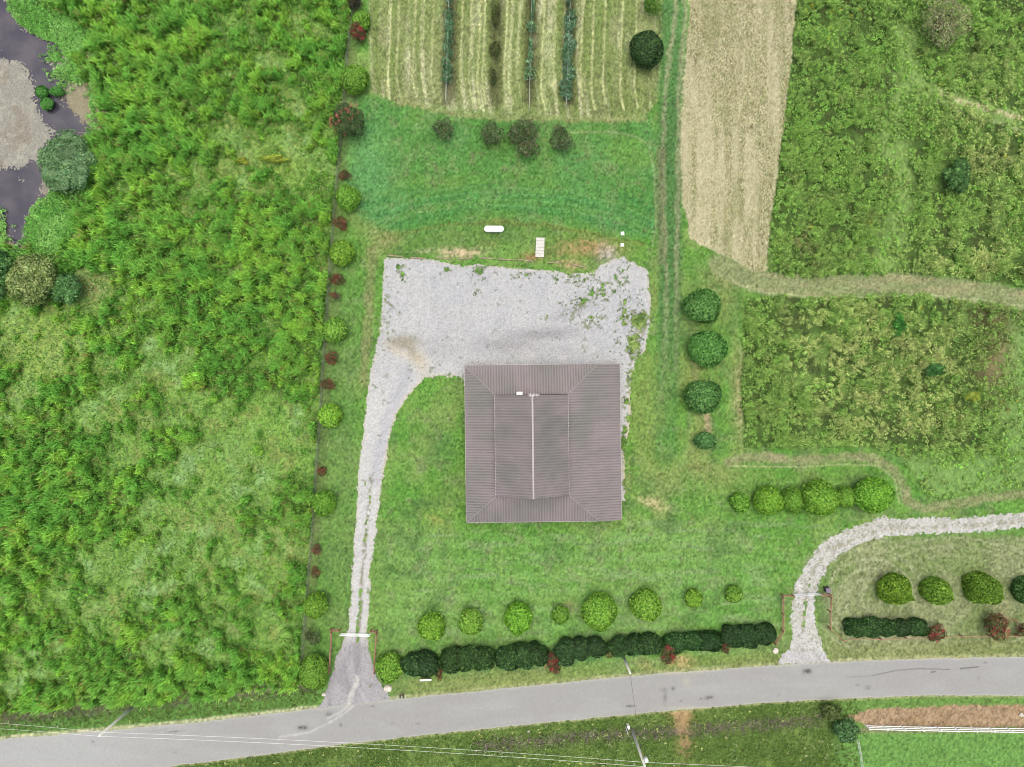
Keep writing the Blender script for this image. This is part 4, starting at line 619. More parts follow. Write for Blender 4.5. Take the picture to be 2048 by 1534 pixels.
roughtree(1797, 648, 15, 22, 1.8, 'vivid green bush in the middle of the lower right meadow', ([(84, 160, 66), (104, 180, 84), (62, 120, 50)], (4, 2, 3)), 8, 1)
roughtree(1870, 740, 26, 13, 1.6, 'vivid green low bush at the centre right of the lower meadow', ([(90, 166, 80), (110, 180, 96), (62, 120, 50)], (4, 2, 3)), 8, .9)
for i, a in enumerate([(548, 318, 30, 10, 'yellow flowering weed clump in the west meadow'), (485, 322, 12, 8, 'small yellow weed clump left of the larger one'), (1946, 792, 16, 14, 'yellow goldenrod clump at the right of the lower meadow')]):
    roughtree(a[0], a[1], a[2], a[3], 1.2, a[4], ([(220, 228, 80), (180, 206, 84), (130, 172, 66)], (3, 3, 2)), 6, 1.4, .14, 'weed clump', 'weed_clump')

# ------------------------------------------------------------------ uncountable growth
def scatter(n, x0, x1, y0, y1, seed):
    r = np.random.default_rng(seed); return r.uniform(x0, x1, n), r.uniform(y0, y1, n), r
def world(x, y, z=0.0): return np.stack([(x - 1024) / S, (767 - y) / S, np.full(len(x), z)], 1)
# west meadow
x, y, r = scatter(170000, -150, 720, -90, 1450, 1); q = zones(x, y); td = q['td']
k = (q['mw'] > .5) & (q['verge'] < .5) & (q['pond'] < -8) & (r.uniform(0, 1, len(x)) < (.2 + 1.0 * smooth(.15, .8, td)) * (.16 + 1.05 * smooth(.36, .6, fbm(x, y, 12, 2, 203)))); x, y, td, low = x[k], y[k], td[k], q['low'][k]; n = len(x)
k = r.uniform(0, 1, n) > 1.5 * marsh(x, y, zones(x, y)); x, y, td, low = x[k], y[k], td[k], low[k]; n = len(x)
hgt = (.28 + 1.35 * smooth(.3, .95, td)) * r.uniform(.6, 1.3, n) * (.6 + .65 * smooth(.36, .6, fbm(x, y, 12, 2, 203)))
hue = fbm(x, y, 60, 3, 201); c = np.zeros((n, 3)) + A(118, 168, 72); c = over(c, smooth(.35, .6, hue), A(106, 162, 68)); c = over(c, smooth(.5, .7, fbm(x, y, 26, 2, 202)) * .7, A(146, 190, 74)); c = c * np.exp(r.normal(0, .2, (n, 1))); c = over(c, smooth(.5, .2, td) * .6, A(118, 166, 80)); c = over(c, (r.uniform(0, 1, n) < .05) * .8, A(150, 130, 84))
tc = c * 1.5 + A(30, 40, 10); c = c * .8  # highlights painted into the blade tips, lower blades toned down
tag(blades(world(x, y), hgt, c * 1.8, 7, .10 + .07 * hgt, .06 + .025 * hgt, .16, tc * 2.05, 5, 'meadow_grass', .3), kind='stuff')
x, y, r = scatter(60000, -150, 720, -90, 1450, 77); q = zones(x, y); k = (q['mw'] > .5) & (q['verge'] < .5) & (q['pond'] < -8); x, y = x[k], y[k]; n = len(x)
c = np.zeros((n, 3)) + A(140, 184, 104); c = over(c, smooth(.45, .65, fbm(x, y, 50, 3, 205)), A(120, 172, 84)); c = over(c, (r.uniform(0, 1, n) < .2) * .8, A(170, 180, 120))
tag(blades(world(x, y), r.uniform(.15, .35, n), c * 1.4, 4, .2, .07, .6, None, 6, 'short_meadow_grass', .5), kind='stuff')
# east meadows: leafy weeds with pale heads
def weeds(name, x, y, r, hgt, col, head, nl, rad, size, seed, hd=.4):
    n = len(x); N = n * nl; R = np.repeat(rad, nl); a = r.uniform(0, 6.283, N); u = np.sqrt(r.uniform(0, 1, N)); hh = np.repeat(hgt, nl)
    p = np.repeat(world(x, y), nl, 0); p[:, 0] += R * u * np.cos(a); p[:, 1] += R * u * np.sin(a); v = r.uniform(.25, 1, N); p[:, 2] = hh * (v * (1 - .35 * u * u)) + .03
    c = np.repeat(col, nl, 0); hd_ = np.repeat(head, nl, 0); w_ = (v > 1 - hd) * .9; c = c + (hd_ - c) * w_[:, None]; c = c * (1 + .28 * r.standard_normal((N, 1)))
    nr = np.stack([u * np.cos(a) * .6, u * np.sin(a) * .6, np.ones(N)], 1); V, F, C = leafquads(p, nr, size, np.clip(c, .004, 1), r, 1.7, .55); return tag(npmesh(name, V, F, C, M['leaf']), kind='stuff')
x, y, r = scatter(52000, 1470, 2180, -90, 1010, 3); q = zones(x, y); ms = np.maximum(q['ea'], q['eb']); cl = fbm(x, y, 22, 3, 211); open_ = np.maximum(q['corr'] * q['ea'], q['br'] * q['eb'])
dn = np.clip(.25 + 2.2 * (cl - .38), 0, 1) * (1 - .55 * open_); k = (ms > .5) & (q['drysub'] < .3) & (r.uniform(0, 1, len(x)) < dn); x, y, q1, cl, open_ = x[k], y[k], q['eb'][k], cl[k], open_[k]; n = len(x)
hue = fbm(x, y, 46, 3, 212); hg = (.35 + 1.05 * smooth(.35, .7, cl)) * r.uniform(.45, 1.35, n) * (1 - .6 * open_)
c = np.zeros((n, 3)) + A(98, 152, 60); c = over(c, smooth(.42, .62, hue), A(112, 170, 66)); c = over(c, smooth(.5, .3, hue) * .6, A(82, 118, 58)); c = c * np.exp(r.normal(0, .34, (n, 1))); hd = np.zeros((n, 3)) + A(136, 172, 84)
pale = np.clip(1.5 * blob(x, y, 1680, 690, 130, 110) + 1.2 * blob(x, y, 1780, 830, 160, 80) + 1.0 * blob(x, y, 2000, 260, 120, 140) + 1.1 * blob(x, y, 1930, 520, 120, 60) + .9 * blob(x, y, 1870, 720, 60, 90), 0, 1) * smooth(.3, .55, fbm(x, y, 18, 3, 213))
hd = over(hd, pale, A(184, 196, 120)); hd = over(hd, (r.uniform(0, 1, n) < .002 + .05 * blob(x, y, 1650, 40, 60, 50)) * 1., A(190, 180, 50)); br = smooth(.56, .7, fbm(x, y, 30, 3, 214)) * .35 + .6 * blob(x, y, 1990, 700, 60, 110) + .4 * blob(x, y, 1600, 490, 60, 50); br = np.clip(br, 0, 1) * (r.uniform(0, 1, n) < .6)
c = over(c, br, A(112, 96, 72)); hd = over(hd, br * .9, A(132, 116, 88))
weeds('meadow_weeds', x, y, r, hg, c * 1.85, hd * 2.0, 20, (.2 + .3 * r.uniform(0, 1, n)) * (1 - .4 * open_), .12, 4)
k = r.uniform(0, 1, n) < .5; tag(blades(world(x[k], y[k]), hg[k] * 1.1, c[k] * 1.3, 6, .25, .07, .35, hd[k] * 1.2, 9, 'tall_weed_stems'), kind='stuff')
# marsh plants round the pond, weeds of the roadside, weeds of the gravel
x, y, r = scatter(42000, -150, 240, -90, 600, 13); q = zones(x, y); mm = marsh(x, y, q)
k = r.uniform(0, 1, len(x)) < mm * .9; x, y = x[k], y[k]; n = len(x); c = np.zeros((n, 3)) + A(112, 176, 76); c = over(c, smooth(.4, .6, fbm(x, y, 30, 3, 221)), A(140, 198, 100)); c = over(c, (r.uniform(0, 1, n) < .12) * 1., A(84, 130, 60))
weeds('marsh_plants', x, y, r, r.uniform(.3, .6, n), c * 1.3, c * 1.5, 12, np.full(n, .26), .15, 5)
x, y, r = scatter(30000, -100, 2180, 1360, 1610, 14); q = zones(x, y); vis = (q['south'] > .6) & (x < 1715) | (q['verge'] > .5) & (y < np.interp(x, *zip(*ROAD_N)) - 10)
dd = np.minimum(dline(x, y, [(960, 1490), (1080, 1482), (1200, 1470), (1300, 1466), (1420, 1456), (1560, 1446), (1640, 1436)]), dline(x, y, [(-300, 1450), (0, 1434), (160, 1420), (330, 1398), (500, 1384), (620, 1370)])); bare = np.clip(blob(x, y, 1362, 1440, 24, 46) * 1.3, 0, 1)
k = vis & (r.uniform(0, 1, len(x)) < (.45 + .5 * smooth(30, 5, dd)) * (1 - bare)); x, y, dd = x[k], y[k], dd[k]; n = len(x); near = smooth(22, 6, dd)
c = np.zeros((n, 3)) + A(98, 130, 56); c = over(c, smooth(.45, .65, fbm(x, y, 30, 3, 222)), A(118, 148, 70)); c = over(c, near * (r.uniform(0, 1, n) < .45), A(124, 116, 104)); c = over(c, (r.uniform(0, 1, n) < .02) * 1., A(190, 200, 120)); hd = over(c * 1.2, (r.uniform(0, 1, n) < .06 * (y > 1440)) * 1., A(190, 200, 150))
weeds('roadside_weeds', x, y, r, (.15 + .45 * near + .2 * r.uniform(0, 1, n)), c * 1.3, hd * 1.3, 11, .16 + .1 * r.uniform(0, 1, n) + .1 * near, .12, 6)
x, y, r = scatter(26000, 760, 1310, 505, 1020, 15); wv = np.zeros_like(x)
for b in WEEDS: wv = np.maximum(wv, b[5] * blob(x, y, *b[:5]))
k = (r.uniform(0, 1, len(x)) < wv * .9 * smooth(.35, .65, fbm(x, y, 10, 2, 223))) & (sdpoly(x, y, YARD) > 0); x, y = x[k], y[k]; n = len(x); c = np.zeros((n, 3)) + A(92, 124, 64); c = over(c, (r.uniform(0, 1, n) < .3) * 1., A(120, 152, 70))
weeds('gravel_weeds', x, y, r, r.uniform(.08, .22, n), c * 1.3, c * 1.4, 8, np.full(n, .15), .09, 7)
# stubble straw and orchard hay, lying
def lying(name, x, y, r, col, ln, wd, ang, aj, mat='straw'):
    n = len(x); p = world(x, y, .03); p[:, 2] += r.uniform(0, .07, n); a = ang + r.normal(0, aj, n); d = np.stack([np.cos(a), np.sin(a), r.normal(0, .2, n)], 1); e = np.stack([-np.sin(a), np.cos(a), r.normal(0, .3, n)], 1); l = (ln * r.uniform(.5, 1.3, n))[:, None] / 2; w_ = (wd * r.uniform(.6, 1.4, n))[:, None] / 2
    V = np.stack([p - d * l, p + e * w_, p + d * l, p - e * w_], 1); V[:, :, 2] = np.maximum(V[:, :, 2], .012); return tag(npmesh(name, V.reshape(-1, 3), np.arange(4 * n).reshape(n, 4), np.repeat(np.clip(col, .004, 1), 4, 0), M[mat]), kind='stuff')
x, y, r = scatter(70000, 1355, 1600, -110, 560, 16); k = sdpoly(x, y, STUBBLE) > 1; x, y = x[k], y[k]; n = len(x); c = pick(r, n, [(208, 202, 158), (234, 230, 192), (166, 158, 114), (104, 98, 66), (142, 166, 98)], (4, 3.4, 2.4, 2.2, 2)); c = over(c, smooth(.42, .7, fbm(x, y * .08, 14, 3, 71)) * .5, A(226, 220, 182)); c = over(c, smooth(.52, .7, fbm(x, y * .12, 22, 3, 74)) * .4, A(140, 152, 96)); lying('straw_stubble', x, y, r, c * 1.1, .5, .07, 1.57, .8)
x, y, r = scatter(70000, 738, 1335, -110, 240, 17); k = sdpoly(x, y, ORCHARD) > 0; x, y = x[k], y[k]; n = len(x); c = ground_col(x, y, zones(x, y)) * (1 + .22 * r.standard_normal((n, 1))); lying('cut_hay', x, y, r, c * 1.1, .4, .07, 1.57, .45)
x, y, r = scatter(26000, 1440, 2180, 500, 1040, 18); q = zones(x, y); k = q['drysub'] > .5; x, y = x[k], y[k]; n = len(x); c = pick(r, n, [(160, 168, 118), (186, 184, 142), (134, 150, 96)], (3, 2, 2)); lying('mown_straw', x, y, r, c * 1.1, .4, .06, 0, .6)
# lawn
x, y, r = scatter(150000, 600, 2120, 190, 1350, 19); q = zones(x, y); k = (q['mw'] + q['orch'] + q['stub'] + q['ea'] + q['eb'] < .4) & (sdpoly(x, y, YARD) < 1) & (sdpoly(x, y, DRIVE2) < 1) & (y < np.interp(x, *zip(*ROAD_N)) - 5) & ~((x > 935) & (x < 1240) & (y > 735) & (y < 1040)); x, y = x[k], y[k]; n = len(x)
q = {a: (b[k] if not isinstance(b, tuple) else (b[0][k], b[1][k])) for a, b in q.items()}; c = ground_col(x, y, q)
tag(blades(world(x, y), r.uniform(.05, .13, n), c * 1.15, 3, .1, .05, .8, None, 8, 'lawn_grass', .3), kind='stuff')

# ------------------------------------------------------------------ the barn
bc = P(1086, 887, 3.3); BR = math.radians(.65)
barn = empty('metal_barn', (bc[0], bc[1], 0), BR, label='brown metal barn with a hipped lower roof round a raised central gable', cat='barn')
def bl(px, py, z):              # photograph point at height z -> barn local
    p = P(px, py, z); dx, dy = p[0] - bc[0], p[1] - bc[1]; c_, s_ = math.cos(-BR), math.sin(-BR); return dx * c_ - dy * s_, dx * s_ + dy * c_
ZT, ZE, ZL, ZU, ZR = 4.2, 3.15, 2.35, 5.6, 8.0
xW, yN = bl(929.5, 731, ZE); _, yS = bl(1086, 1043, ZE); xH, _ = bl(1197, 887, ZE); xE, _ = bl(1241, 887, ZL)
uW, vN = bl(990, 790, ZT); uE, vS = bl(1138, 991, ZT)
def slope(poly, dirx, name, label=None, rib=.40, parent=barn, th=.05):
    """poly: 3-D points of a flat roof slope. Ribs run down it (dirx: they run along x, else along y)"""
    P3 = [Vector(p) for p in poly]; nrm = (P3[1] - P3[0]).cross(P3[2] - P3[0]); nrm = nrm if nrm.z > 0 else -nrm; nrm.normalize(); mb = MB(); n = len(P3)
    if (P3[1] - P3[0]).cross(P3[2] - P3[0]).z < 0: P3 = P3[::-1]
    mb.add([*P3, *[p - nrm * th for p in P3]], [tuple(range(n)), tuple(range(n, 2 * n))[::-1]] + [(i, i + n, (i + 1) % n + n, (i + 1) % n)[::-1] for i in range(n)])
    ax = 1 if dirx else 0; lo, hi = min(p[ax] for p in P3), max(p[ax] for p in P3); v = lo + .2
    while v < hi - .05:
        cr = []
        for i in range(n):
            a, b = P3[i], P3[(i + 1) % n]
            if (a[ax] - v) * (b[ax] - v) < 0: cr.append(a.lerp(b, (v - a[ax]) / (b[ax] - a[ax])))
        if len(cr) == 2 and (cr[1] - cr[0]).length > .3:
            a, b = cr; d = (b - a).normalized(); sd_ = d.cross(nrm).normalized(); a, b = a + d * .03, b - d * .03; q_ = []
            for p in (a, b): q_ += [p + sd_ * .075 + nrm * .001, p + sd_ * .03 + nrm * .09, p - sd_ * .03 + nrm * .09, p - sd_ * .075 + nrm * .001]
            mb.add(q_, [(0, 1, 2, 3)[::-1], (4, 5, 6, 7), (0, 4, 5, 1)[::-1], (1, 5, 6, 2)[::-1], (2, 6, 7, 3)[::-1]])
        v += rib
    return tag(mb.build(name, M['roof'], parent), label=label)
slope([(xW, yN, ZE), (uW, vN, ZT), (uW, vS, ZT), (xW, yS, ZE)], True, 'roof_slope', 'lower west roof slope')
slope([(xW, yN, ZE), (xH, yN, ZE), (uE, vN, ZT), (uW, vN, ZT)], False, 'roof_slope', 'lower north roof slope')
slope([(xW, yS, ZE), (xH, yS, ZE), (uE, vS, ZT), (uW, vS, ZT)], False, 'roof_slope', 'lower south roof slope')
slope([(uE, vN, ZT), (xH, yN, ZE), (xH, yS, ZE), (uE, vS, ZT)], True, 'roof_slope', 'lower east roof slope')
slope([(xH + .01, yN, ZE - .01), (xE, yN, ZL), (xE, yS, ZL), (xH + .01, yS, ZE - .01)], True, 'lean_to_roof', 'flatter east lean-to roof')
rx_, ry1 = bl(1067, 998, ZR); _, ry0 = bl(1066, 790.5, ZR); ex0, ey0 = bl(989, 790.5, ZU); ex1, ey1 = bl(1138.5, 990.5, ZU); ey0 = ry0
slope([(ex0, ey0, ZU), (rx_, ry0, ZR), (rx_, ry1, ZR), (ex0, ey1, ZU)], True, 'upper_roof_slope', 'raised west roof slope')
slope([(ex1, ey0, ZU), (rx_, ry0, ZR), (rx_, ry1, ZR), (ex1, ey1, ZU)], True, 'upper_roof_slope', 'raised east roof slope')
def cap(name, a, b, wd=.3, ht=.05, up=.07): MB().beam(Vector(a) + Vector((0, 0, up)), Vector(b) + Vector((0, 0, up)), wd, ht).build(name, M['roof' if name == 'hip_cap' else 'trim'], barn)
cap('ridge_cap', (rx_, ry0 + .02, ZR), (rx_, ry1 - .02, ZR), .24, .07, .05)
for a, b in (((xW, yN, ZE), (uW, vN, ZT)), ((xH, yN, ZE), (uE, vN, ZT)), ((xW, yS, ZE), (uW, vS, ZT)), ((xH, yS, ZE), (uE, vS, ZT))): cap('hip_cap', a, b, .24, .06)
for xx in (ex0, ex1): cap('eave_trim', (xx, ey0, ZU), (xx, ey1, ZU), .07, .12, -.05)
for a, b in (((xW, yN + .04, ZE), (xH, yN + .04, ZE)), ((xW, yS - .04, ZE), (xH, yS - .04, ZE)), ((xW - .04, yN, ZE), (xW - .04, yS, ZE)), ((xE + .04, yN, ZL), (xE + .04, yS, ZL)), ((xH, yS - .04, ZE), (xE, yS - .04, ZL)), ((xH, yN + .04, ZE), (xE, yN + .04, ZL))): cap('fascia', a, b, .06, .16, -.07)
for yy_, oy in ((vN - .3, 1), (vS + .7, -1)):    # walls of the raised gable, kept back under its overhang
    g = MB(); t_ = .12; v = [(uW + .1, yy_, ZT - .3), (uE - .1, yy_, ZT - .3), (uE - .1, yy_, ZU - .08), (rx_, yy_, ZR - .1), (uW + .1, yy_, ZU - .08)]
    g.add(v + [(a, b - oy * t_, c) for a, b, c in v], [(0, 1, 2, 3, 4), (9, 8, 7, 6, 5)] + [(i, (i + 1) % 5, (i + 1) % 5 + 5, i + 5) for i in range(5)]); g.build('gable_wall', M['siding'], barn)
for xx in (uW + .25, uE - .25): MB().beam((xx, vN - .3, (ZT + ZU) / 2 - .1), (xx, vS + .7, (ZT + ZU) / 2 - .1), .12, ZU - ZT).build('side_wall', M['siding'], barn)
wz = ZE - .18; W = MB(); i0, i1, j0, j1 = xW + .45, xH - .2, yS + .45, yN - .45
for a, b in (((i0, j0), (i1, j0)), ((i1, j0), (i1, j1)), ((i1, j1), (i0, j1)), ((i0, j1), (i0, j0))): W.beam((a[0], a[1], wz / 2), (b[0], b[1], wz / 2), .14, wz)
W.build('wall', M['siding'], barn)
for i in range(6): MB().box((xE - .3, yS + .4 + (yN - yS - .8) * i / 5, (ZL - .1) / 2), (.15, .15, ZL - .1)).build('post', M['wood'], barn)
vx, vy = bl(1039, 786.5, ZT + .2); MB().box((vx, vy, ZT + .2), (.88, .42, .34), 0, .94).build('roof_vent', M['white'], barn)
ax_, ay_ = bl(1064, 790, ZR + .9); an = MB(); an.tube([(ax_, ay_, ZR - .1), (ax_, ay_, ZR + 1.0)], .03, 6); an.tube([(ax_ - .5, ay_, ZR + 1), (ax_ + 1.0, ay_, ZR + 1)], .028, 5)
for i in range(7): an.tube([(ax_ - .4 + i * .2, ay_ - .3 + .02 * i, ZR + 1.02), (ax_ - .4 + i * .2, ay_ + .3 - .02 * i, ZR + 1.02)], .012, 4)
an.build('antenna', M['white'], barn)

# ------------------------------------------------------------------ fences, gates, poles and the small things
def run(pts, n):                # n points evenly along a px polyline
    p = np.array(pts, float); d = np.r_[0, np.cumsum(np.hypot(*np.diff(p, axis=0).T))]; s = np.linspace(0, d[-1], n); return list(zip(np.interp(s, d, p[:, 0]), np.interp(s, d, p[:, 1])))
t = empty('wire_fence', P(*FENCE[-1]), label='thin wire fence on steel posts between the tall meadow and the mown strip', cat='fence'); o0 = Vector(t.location)
fp = [Vector(P(*p)) - o0 for p in run(FENCE, 38)]
for p in fp: MB().box((p.x, p.y, .62), (.07, .07, 1.24)).build('post', M['greypost'], t)
for z in (.3, .6, .9, 1.15): MB().tube([(p.x, p.y, z) for p in fp], .006, 4).build('wire', M['greypost'], t)

def railfence(pts, per, h, label, nm='rail_fence', mat='wood', rails=(.45, .85, 1.2), ps=.14, group='brown rail fences by the two gates', rh=.14, rw=.05, capz=0):
    base = P(*pts[0]); t = empty(nm, base, label=label, cat='fence', group=group); o = Vector(base); pp = [Vector(P(*p)) - o for p in pts]
    for p in pp:
        mb = MB().box((p.x, p.y, h / 2), (ps, ps, h)); mb.box((p.x, p.y, h + .02), (ps + .04, ps + .04, .04), 0, .6); mb.build('post', M[mat], t)
    for a, b in zip(pp[:-1], pp[1:]):
        for z in rails: MB().beam((a.x, a.y, z), (b.x, b.y, z), rw, rh).build('rail', M[mat], t)
    return t
# posts are given where they meet the ground
railfence([(664, 1256), (681, 1257)], 1, 1.3, 'short brown rail panel left of the white gate', rh=.18)
railfence([(665, 1261), (664, 1300), (661, 1340), (638, 1362)], 1, 1.3, 'brown rail fence left of the west gravel apron')
railfence([(743, 1258), (755, 1260)], 1, 1.3, 'short brown rail panel right of the white gate', rh=.18)
railfence([(755, 1265), (752, 1305), (750, 1342)], 1, 1.3, 'brown rail fence right of the west gravel apron, beside the oval globe shrub')
railfence([(1562, 1187), (1583, 1189)], 1, 1.3, 'short brown rail panel left of the grey gate', rh=.18)
railfence([(1562, 1192), (1562, 1225), (1562, 1258), (1547, 1284)], 1, 1.3, 'brown rail fence on the left of the east gravel mouth')
railfence([(1637, 1186), (1657, 1187)], 1, 1.3, 'short brown rail panel right of the grey gate, behind the bin', rh=.18)
railfence([(1657, 1192), (1655, 1219), (1655, 1252)], 1, 1.3, 'brown rail fence on the right of the east gravel mouth', rails=(.85, 1.2))
railfence([(1656, 1254), (1681, 1276), (1709, 1272), (1756, 1274), (1806, 1272), (1917, 1268), (1972, 1268), (2030, 1267), (2080, 1267)], 1, 1.2, 'long weathered rail fence in front of the short dark hedge at the right', rails=(1.1,), rw=.07, rh=.07)
railfence([(1997, 1227), (2026, 1238), (2026, 1268)], 1, 1.1, 'small broken brown rail corner above the red crape myrtle at the right', rails=(1.0,), rw=.06, rh=.07)
def gate(a, b, label, mat, nr=5):
    A_, B_ = Vector(P(*a)), Vector(P(*b)); t = empty('farm_gate', A_, label=label, cat='gate', group='farm gates'); d = B_ - A_
    f = MB()
    for z in (.25, 1.2): f.tube([(0, 0, z), (d.x, d.y, z)], .035, 8)
    for s_ in (0, .5, 1): f.tube([(d.x * s_, d.y * s_, .25), (d.x * s_, d.y * s_, 1.2)], .03, 8)
    f.build('gate_frame', M[mat], t)
    for i in range(nr - 2): z = .25 + .95 * (i + 1) / (nr - 1); MB().tube([(0, 0, z), (d.x, d.y, z)], .022, 6).build('gate_bar', M[mat], t)
    h = MB(); h.box((.02, 0, .4), (.12, .12, .06)); h.box((.02, 0, 1.05), (.12, .12, .06)); h.build('hinge', M['dark'], t)
gate((682, 1266), (742, 1267), 'white tubular farm gate across the west drive', 'white')
gate((1584, 1188), (1637, 1185), 'grey tubular farm gate across the east drive', 'galv')
# white vinyl fence
wf = [(1730 + 35.3 * i, 1449.5 + .9 * i * (1 - i * .03)) for i in range(15)]
t = railfence(wf, 1, 1.5, 'white three-rail vinyl fence below the brown bed at the lower right', 'vinyl_fence', 'white', (.3, .85, 1.4), .15, None, .12, .07)
t = empty('wire_fence', P(1713, 1480), label='thin pale wire fence running down from the end of the white fence', cat='fence'); o0 = Vector(t.location); fp = [Vector(P(*p)) - o0 for p in ((1712, 1478), (1717, 1505), (1721, 1535), (1727, 1565))]
for p in fp: MB().box((p.x, p.y, .55), (.07, .07, 1.1)).build('post', M['pole'], t)
for z in (.4, .75, 1.05): MB().tube([(p.x, p.y, z) for p in fp], .02, 4).build('wire', M['wire'], t)

# utility poles: base and top found from their lean in the picture
def upole(px, py, h, label, arm=False, can=None, ins=True, r0=.23):
    b = P(px, py); t = empty('utility_pole', b, label=label, cat='utility pole', group='wooden utility poles'); MB().tube([(0, 0, 0), (0, 0, h * .5), (0, 0, h)], [r0, r0 * .85, r0 * .7], 12).build('pole_shaft', M['pole'], t, True)
    if ins:
        MB().tube([(0, 0, h), (0, 0, h + .18)], [.05, .07], 8).build('insulator', M['white'], t); MB().tube([(.12, 0, h - .9), (.3, 0, h - .9)], [.05, .05], 8).build('insulator', M['white'], t)
    if can:
        cx, cy, cz = can; c = MB(); c.tube([(cx, cy, cz - .45), (cx, cy, cz + .35), (cx, cy, cz + .45)], [.27, .27, .2], 14); c.tube([(cx, cy, cz + .45), (cx, cy, cz + .62)], [.05, .04], 8); c.build('transformer', M['tank'], t, True); MB().beam((0, 0, cz), (cx, cy, cz), .08, .2).build('bracket', M['galv'], t)
    return Vector(b) + Vector((0, 0, h))
p1 = upole(268, 1412, 9.0, 'wooden utility pole rising from the verge at the lower left, leaning over the road')
p2 = upole(1246, 1311, 6.6, 'shorter service pole rising from the dark hedge beside the road', ins=False, r0=.2)
p3 = upole(1264, 1459, 10.2, 'utility pole with a white transformer, south of the road', can=(.5, .05, 8.6))
def wire(a, b, sag, nm, label, rad, mat, grp='overhead lines'):
    a, b = Vector(a), Vector(b); n = 24; t = tag(MB().tube([(a.lerp(b, i / n) - Vector((0, 0, 4 * sag * (i / n) * (1 - i / n)))) - a for i in range(n + 1)], rad, 5).build(nm, M[mat]), label=label, cat='power line', group=grp); t.location = a; return t
end1 = Vector(P(-360, 1440, 9.2)); end1b = Vector(P(-360, 1425, 8.3)); end3 = Vector(P(2500, 1565, 10.2))
wire(end1, p1 + Vector((0, 0, .18)), .5, 'power_line', 'lower pale overhead wire left of the leaning utility pole', .013, 'wire')
wire(end1b, p1 + Vector((.3, 0, -.9)), .5, 'power_line', 'upper pale overhead wire left of the leaning utility pole', .013, 'wire')
wire(p1 + Vector((0, 0, .18)), p3 + Vector((0, 0, .18)), .8, 'power_line', 'lower pale overhead wire between the two tall utility poles', .013, 'wire')
wire(p1 + Vector((.3, 0, -.9)), p3 + Vector((.3, 0, -.9)), .8, 'power_line', 'upper pale overhead wire between the two tall utility poles', .013, 'wire')
wire(p3 + Vector((.3, 0, -.9)), Vector(P(2500, 1590, 9.4)), .5, 'power_line', 'pale overhead wire running off to the right from the transformer pole', .013, 'wire')
wire(p2 + Vector((0, 0, -.1)), p3 + Vector((0, 0, -1.2)), .5, 'service_cable', 'dark service cable crossing the road from the short pole', .022, 'cable')
t = empty('service_pedestal', P(1251, 1453), label='thin white post with a small white box beside the transformer pole', cat='utility post'); MB().tube([(0, 0, 0), (0, 0, 2.3)], .06, 8).build('post', M['white'], t); MB().box((.33, .28, .5), (.34, .5, 1.0), .2, .9).build('box', M['white'], t)

# propane tank
b = P(988, 458, .8); t = empty('propane_tank', (b[0], b[1], 0), label='white cylindrical propane tank on the grass north of the gravel', cat='gas tank'); m = MB(); L_, R_t = 3.0, .48; prof = [(-L_ / 2, .02), (-L_ / 2 + .05, .2), (-L_ / 2 + .16, .36), (-L_ / 2 + .34, .46), (-L_ / 2 + .45, R_t)]
m.tube([(a, 0, .85) for a, _ in prof] + [(-a, 0, .85) for a, _ in prof[::-1]], [r_ for _, r_ in prof] + [r_ for _, r_ in prof[::-1]], 24); m.build('tank_body', M['tank'], t, True)
MB().tube([(0, 0, 1.28), (0, 0, 1.42), (0, 0, 1.46)], [.17, .17, .1], 12).build('valve_dome', M['white'], t)
for s_ in (-1, 1): MB().box((s_ * .9, 0, .2), (.2, .8, .4)).build('leg', M['concrete'], t); MB().tube([(s_ * .5, .1, 1.3), (s_ * .5, .1, 1.42)], .03, 6).build('lifting_lug', M['white'], t)
# concrete slab made of cast planks
b = P(1080, 495, .15); t = empty('concrete_lid', (b[0], b[1], 0), math.radians(-2), label='pale rectangular concrete slab with cross joints, right of the propane tank', cat='concrete slab')
for i in range(6): MB().box((0, -1.45 + i * .49 + .245, .11), (1.3, .47, .22), 0, .985).build('slab', M['concrete'], t)
for i, (a, b_, lb) in enumerate([(1245, 467, 'upper small white square cover at the end of the clover yard'), (1244.5, 490, 'lower small white square cover at the end of the clover yard')]):
    q_ = P(a, b_, .1); t = empty('septic_cover', (q_[0], q_[1], 0), math.radians(4), label=lb, cat='cover', group='small white square covers'); MB().box((0, 0, .1), (.58, .58, .2), 0, .9).build('riser', M['cover'], t); MB().box((0, 0, .23), (.46, .46, .05), 0, .9).build('lid', M['cover'], t); MB().tube([(-.1, 0, .27), (.1, 0, .27)], .02, 6).build('handle', M['galv'], t)
# landscape timbers
TL = [('leftmost landscape timber at the corner of the gravel yard', 775, 511, 805, 513), ('second landscape timber from the left along the gravel', 820, 515, 852, 517), ('landscape timber at the left of the sandy patch', 871, 515, 901, 518), ('slanted landscape timber below the sandy patch', 916, 518, 946, 515), ('landscape timber just right of the sandy patch', 963, 516, 990, 517), ('landscape timber below the propane tank, left of the reddish patch', 998, 518, 1028, 520), ('landscape timber against the reddish bare patch left of the slab', 1032, 519, 1064, 522), ('short landscape timber right of the concrete slab', 1095, 525, 1125, 524), ('tilted rightmost landscape timber before the gravel corner', 1143, 528, 1174, 535)]
for lb, x0, y0, x1, y1 in TL:
    a, b = Vector(P(x0, y0, .1)), Vector(P(x1, y1, .1)); o = tag(MB().beam(-(b - a) / 2, (b - a) / 2, .15, .15).build('landscape_timber', M['timber']), label=lb, cat='timber', group='landscape timbers edging the gravel yard'); o.location = (a + b) / 2
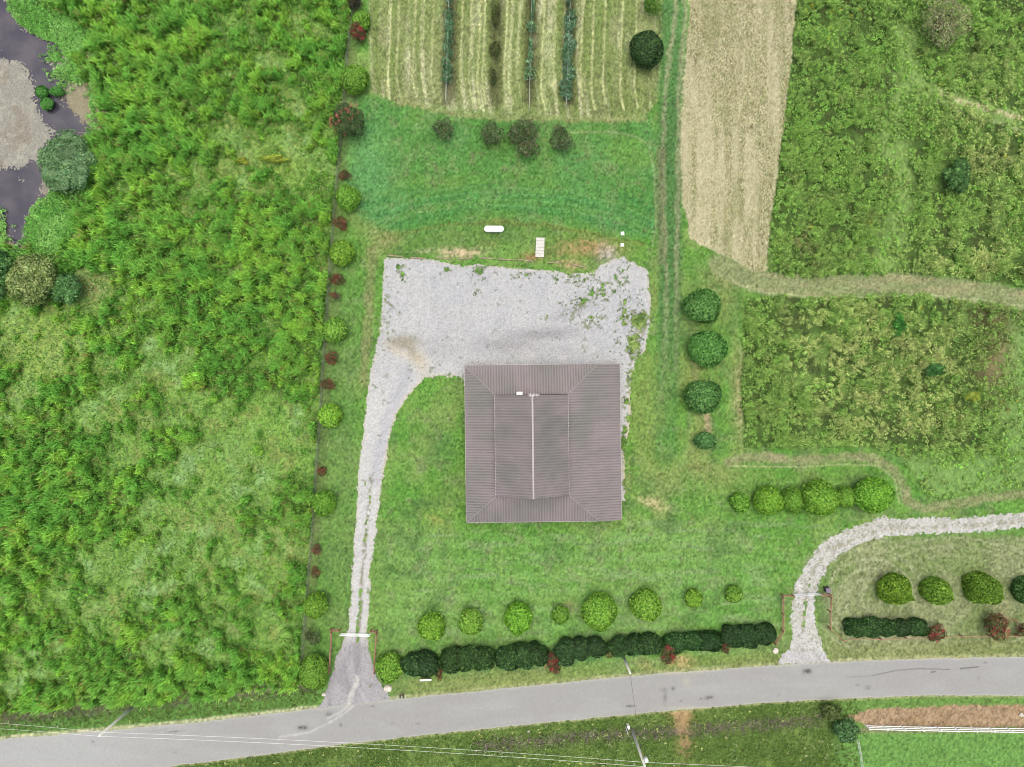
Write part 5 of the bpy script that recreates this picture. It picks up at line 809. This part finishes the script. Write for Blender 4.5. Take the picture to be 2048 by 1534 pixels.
# rocks
for px, py, s_, lb in ((776, 1375, .75, 'big pale angular rock at the right corner of the west apron'), (648, 1388, .38, 'small pale rock left of the west apron'), (1550, 1301, .55, 'pale upright rock at the left of the east gravel mouth'), (2041, 1429, .4, 'whitish rock in the brown bed at the right edge'), (1057, 1463, .22, 'tiny pale stone on the verge south of the road')):
    random.seed(px); o = tag(MB().ball((0, 0, s_ * .35), (s_ * .85, s_ * .75, s_ * .6), 8, 6, .16).build('rock', M['rock']), label=lb, cat='rock', group='loose rocks'); o.location = P(px, py)
# mailbox
b = P(806, 1386); t = empty('mailbox', b, label='dark mailbox pair on a cross post at the road edge', cat='mailbox'); MB().box((0, 0, .5), (.1, .1, 1.0)).build('post', M['wood'], t); MB().beam((-.35, 0, .98), (.35, 0, .98), .1, .08).build('crossbar', M['wood'], t)
for s_ in (-.25, .25):
    m = MB(); m.box((s_, 0, 1.13), (.2, .5, .2)); m.tube([(s_, -.25, 1.23), (s_, .25, 1.23)], .1, 12); m.build('box', M['dark'], t)
# bench
b = P(852, 1357); t = empty("garden_bench", b, math.radians(2), label='narrow white and brown bench in front of the left hedge block', cat='bench'); MB().box((0, 0, .45), (1.7, .34, .05)).build('seat', M['white'], t)
m = MB(); m.beam((-.85, .2, .62), (.85, .2, .62), .04, .09); m.beam((-.85, .22, .8), (.85, .22, .8), .04, .09); m.build('backrest', M['timber'], t)
for s_ in (-.7, .7):
    for v in (-.12, .12): MB().box((s_, v, .21), (.06, .06, .42)).build('leg', M['wood'], t)
# bin by the east gate
b = P(1651, 1177); t = empty('trash_bin', b, math.radians(8), label='purple-grey bin beside the right post of the grey gate', cat='bin'); MB().box((0, 0, .5), (.62, .62, 1.0)).build('bin_body', M['dark'], t); m = MB().box((0, 0, 1.06), (.76, .76, .1), 0, .9); m.box((0, 0, 1.13), (.5, .5, .04), 0, .8); m.build('lid', M['purple'], t)
for s_ in (-.25, .25): MB().tube([(s_ - .04, .33, .12), (s_ + .04, .33, .12)], .12, 10).build('wheel', M['dark'], t)
# pale pipe in the ditch
a, b = Vector(P(222, 1396, .4)), Vector(P(251, 1396, .4)); o = tag(MB().tube([(0, 0, 0), b - a], .1, 10).build('culvert_pipe', M['white']), label='pale straight pipe lying in the weeds at the lower left', cat='pipe'); o.location = a
# bare wooden service post lying shadowless beside the far ditch
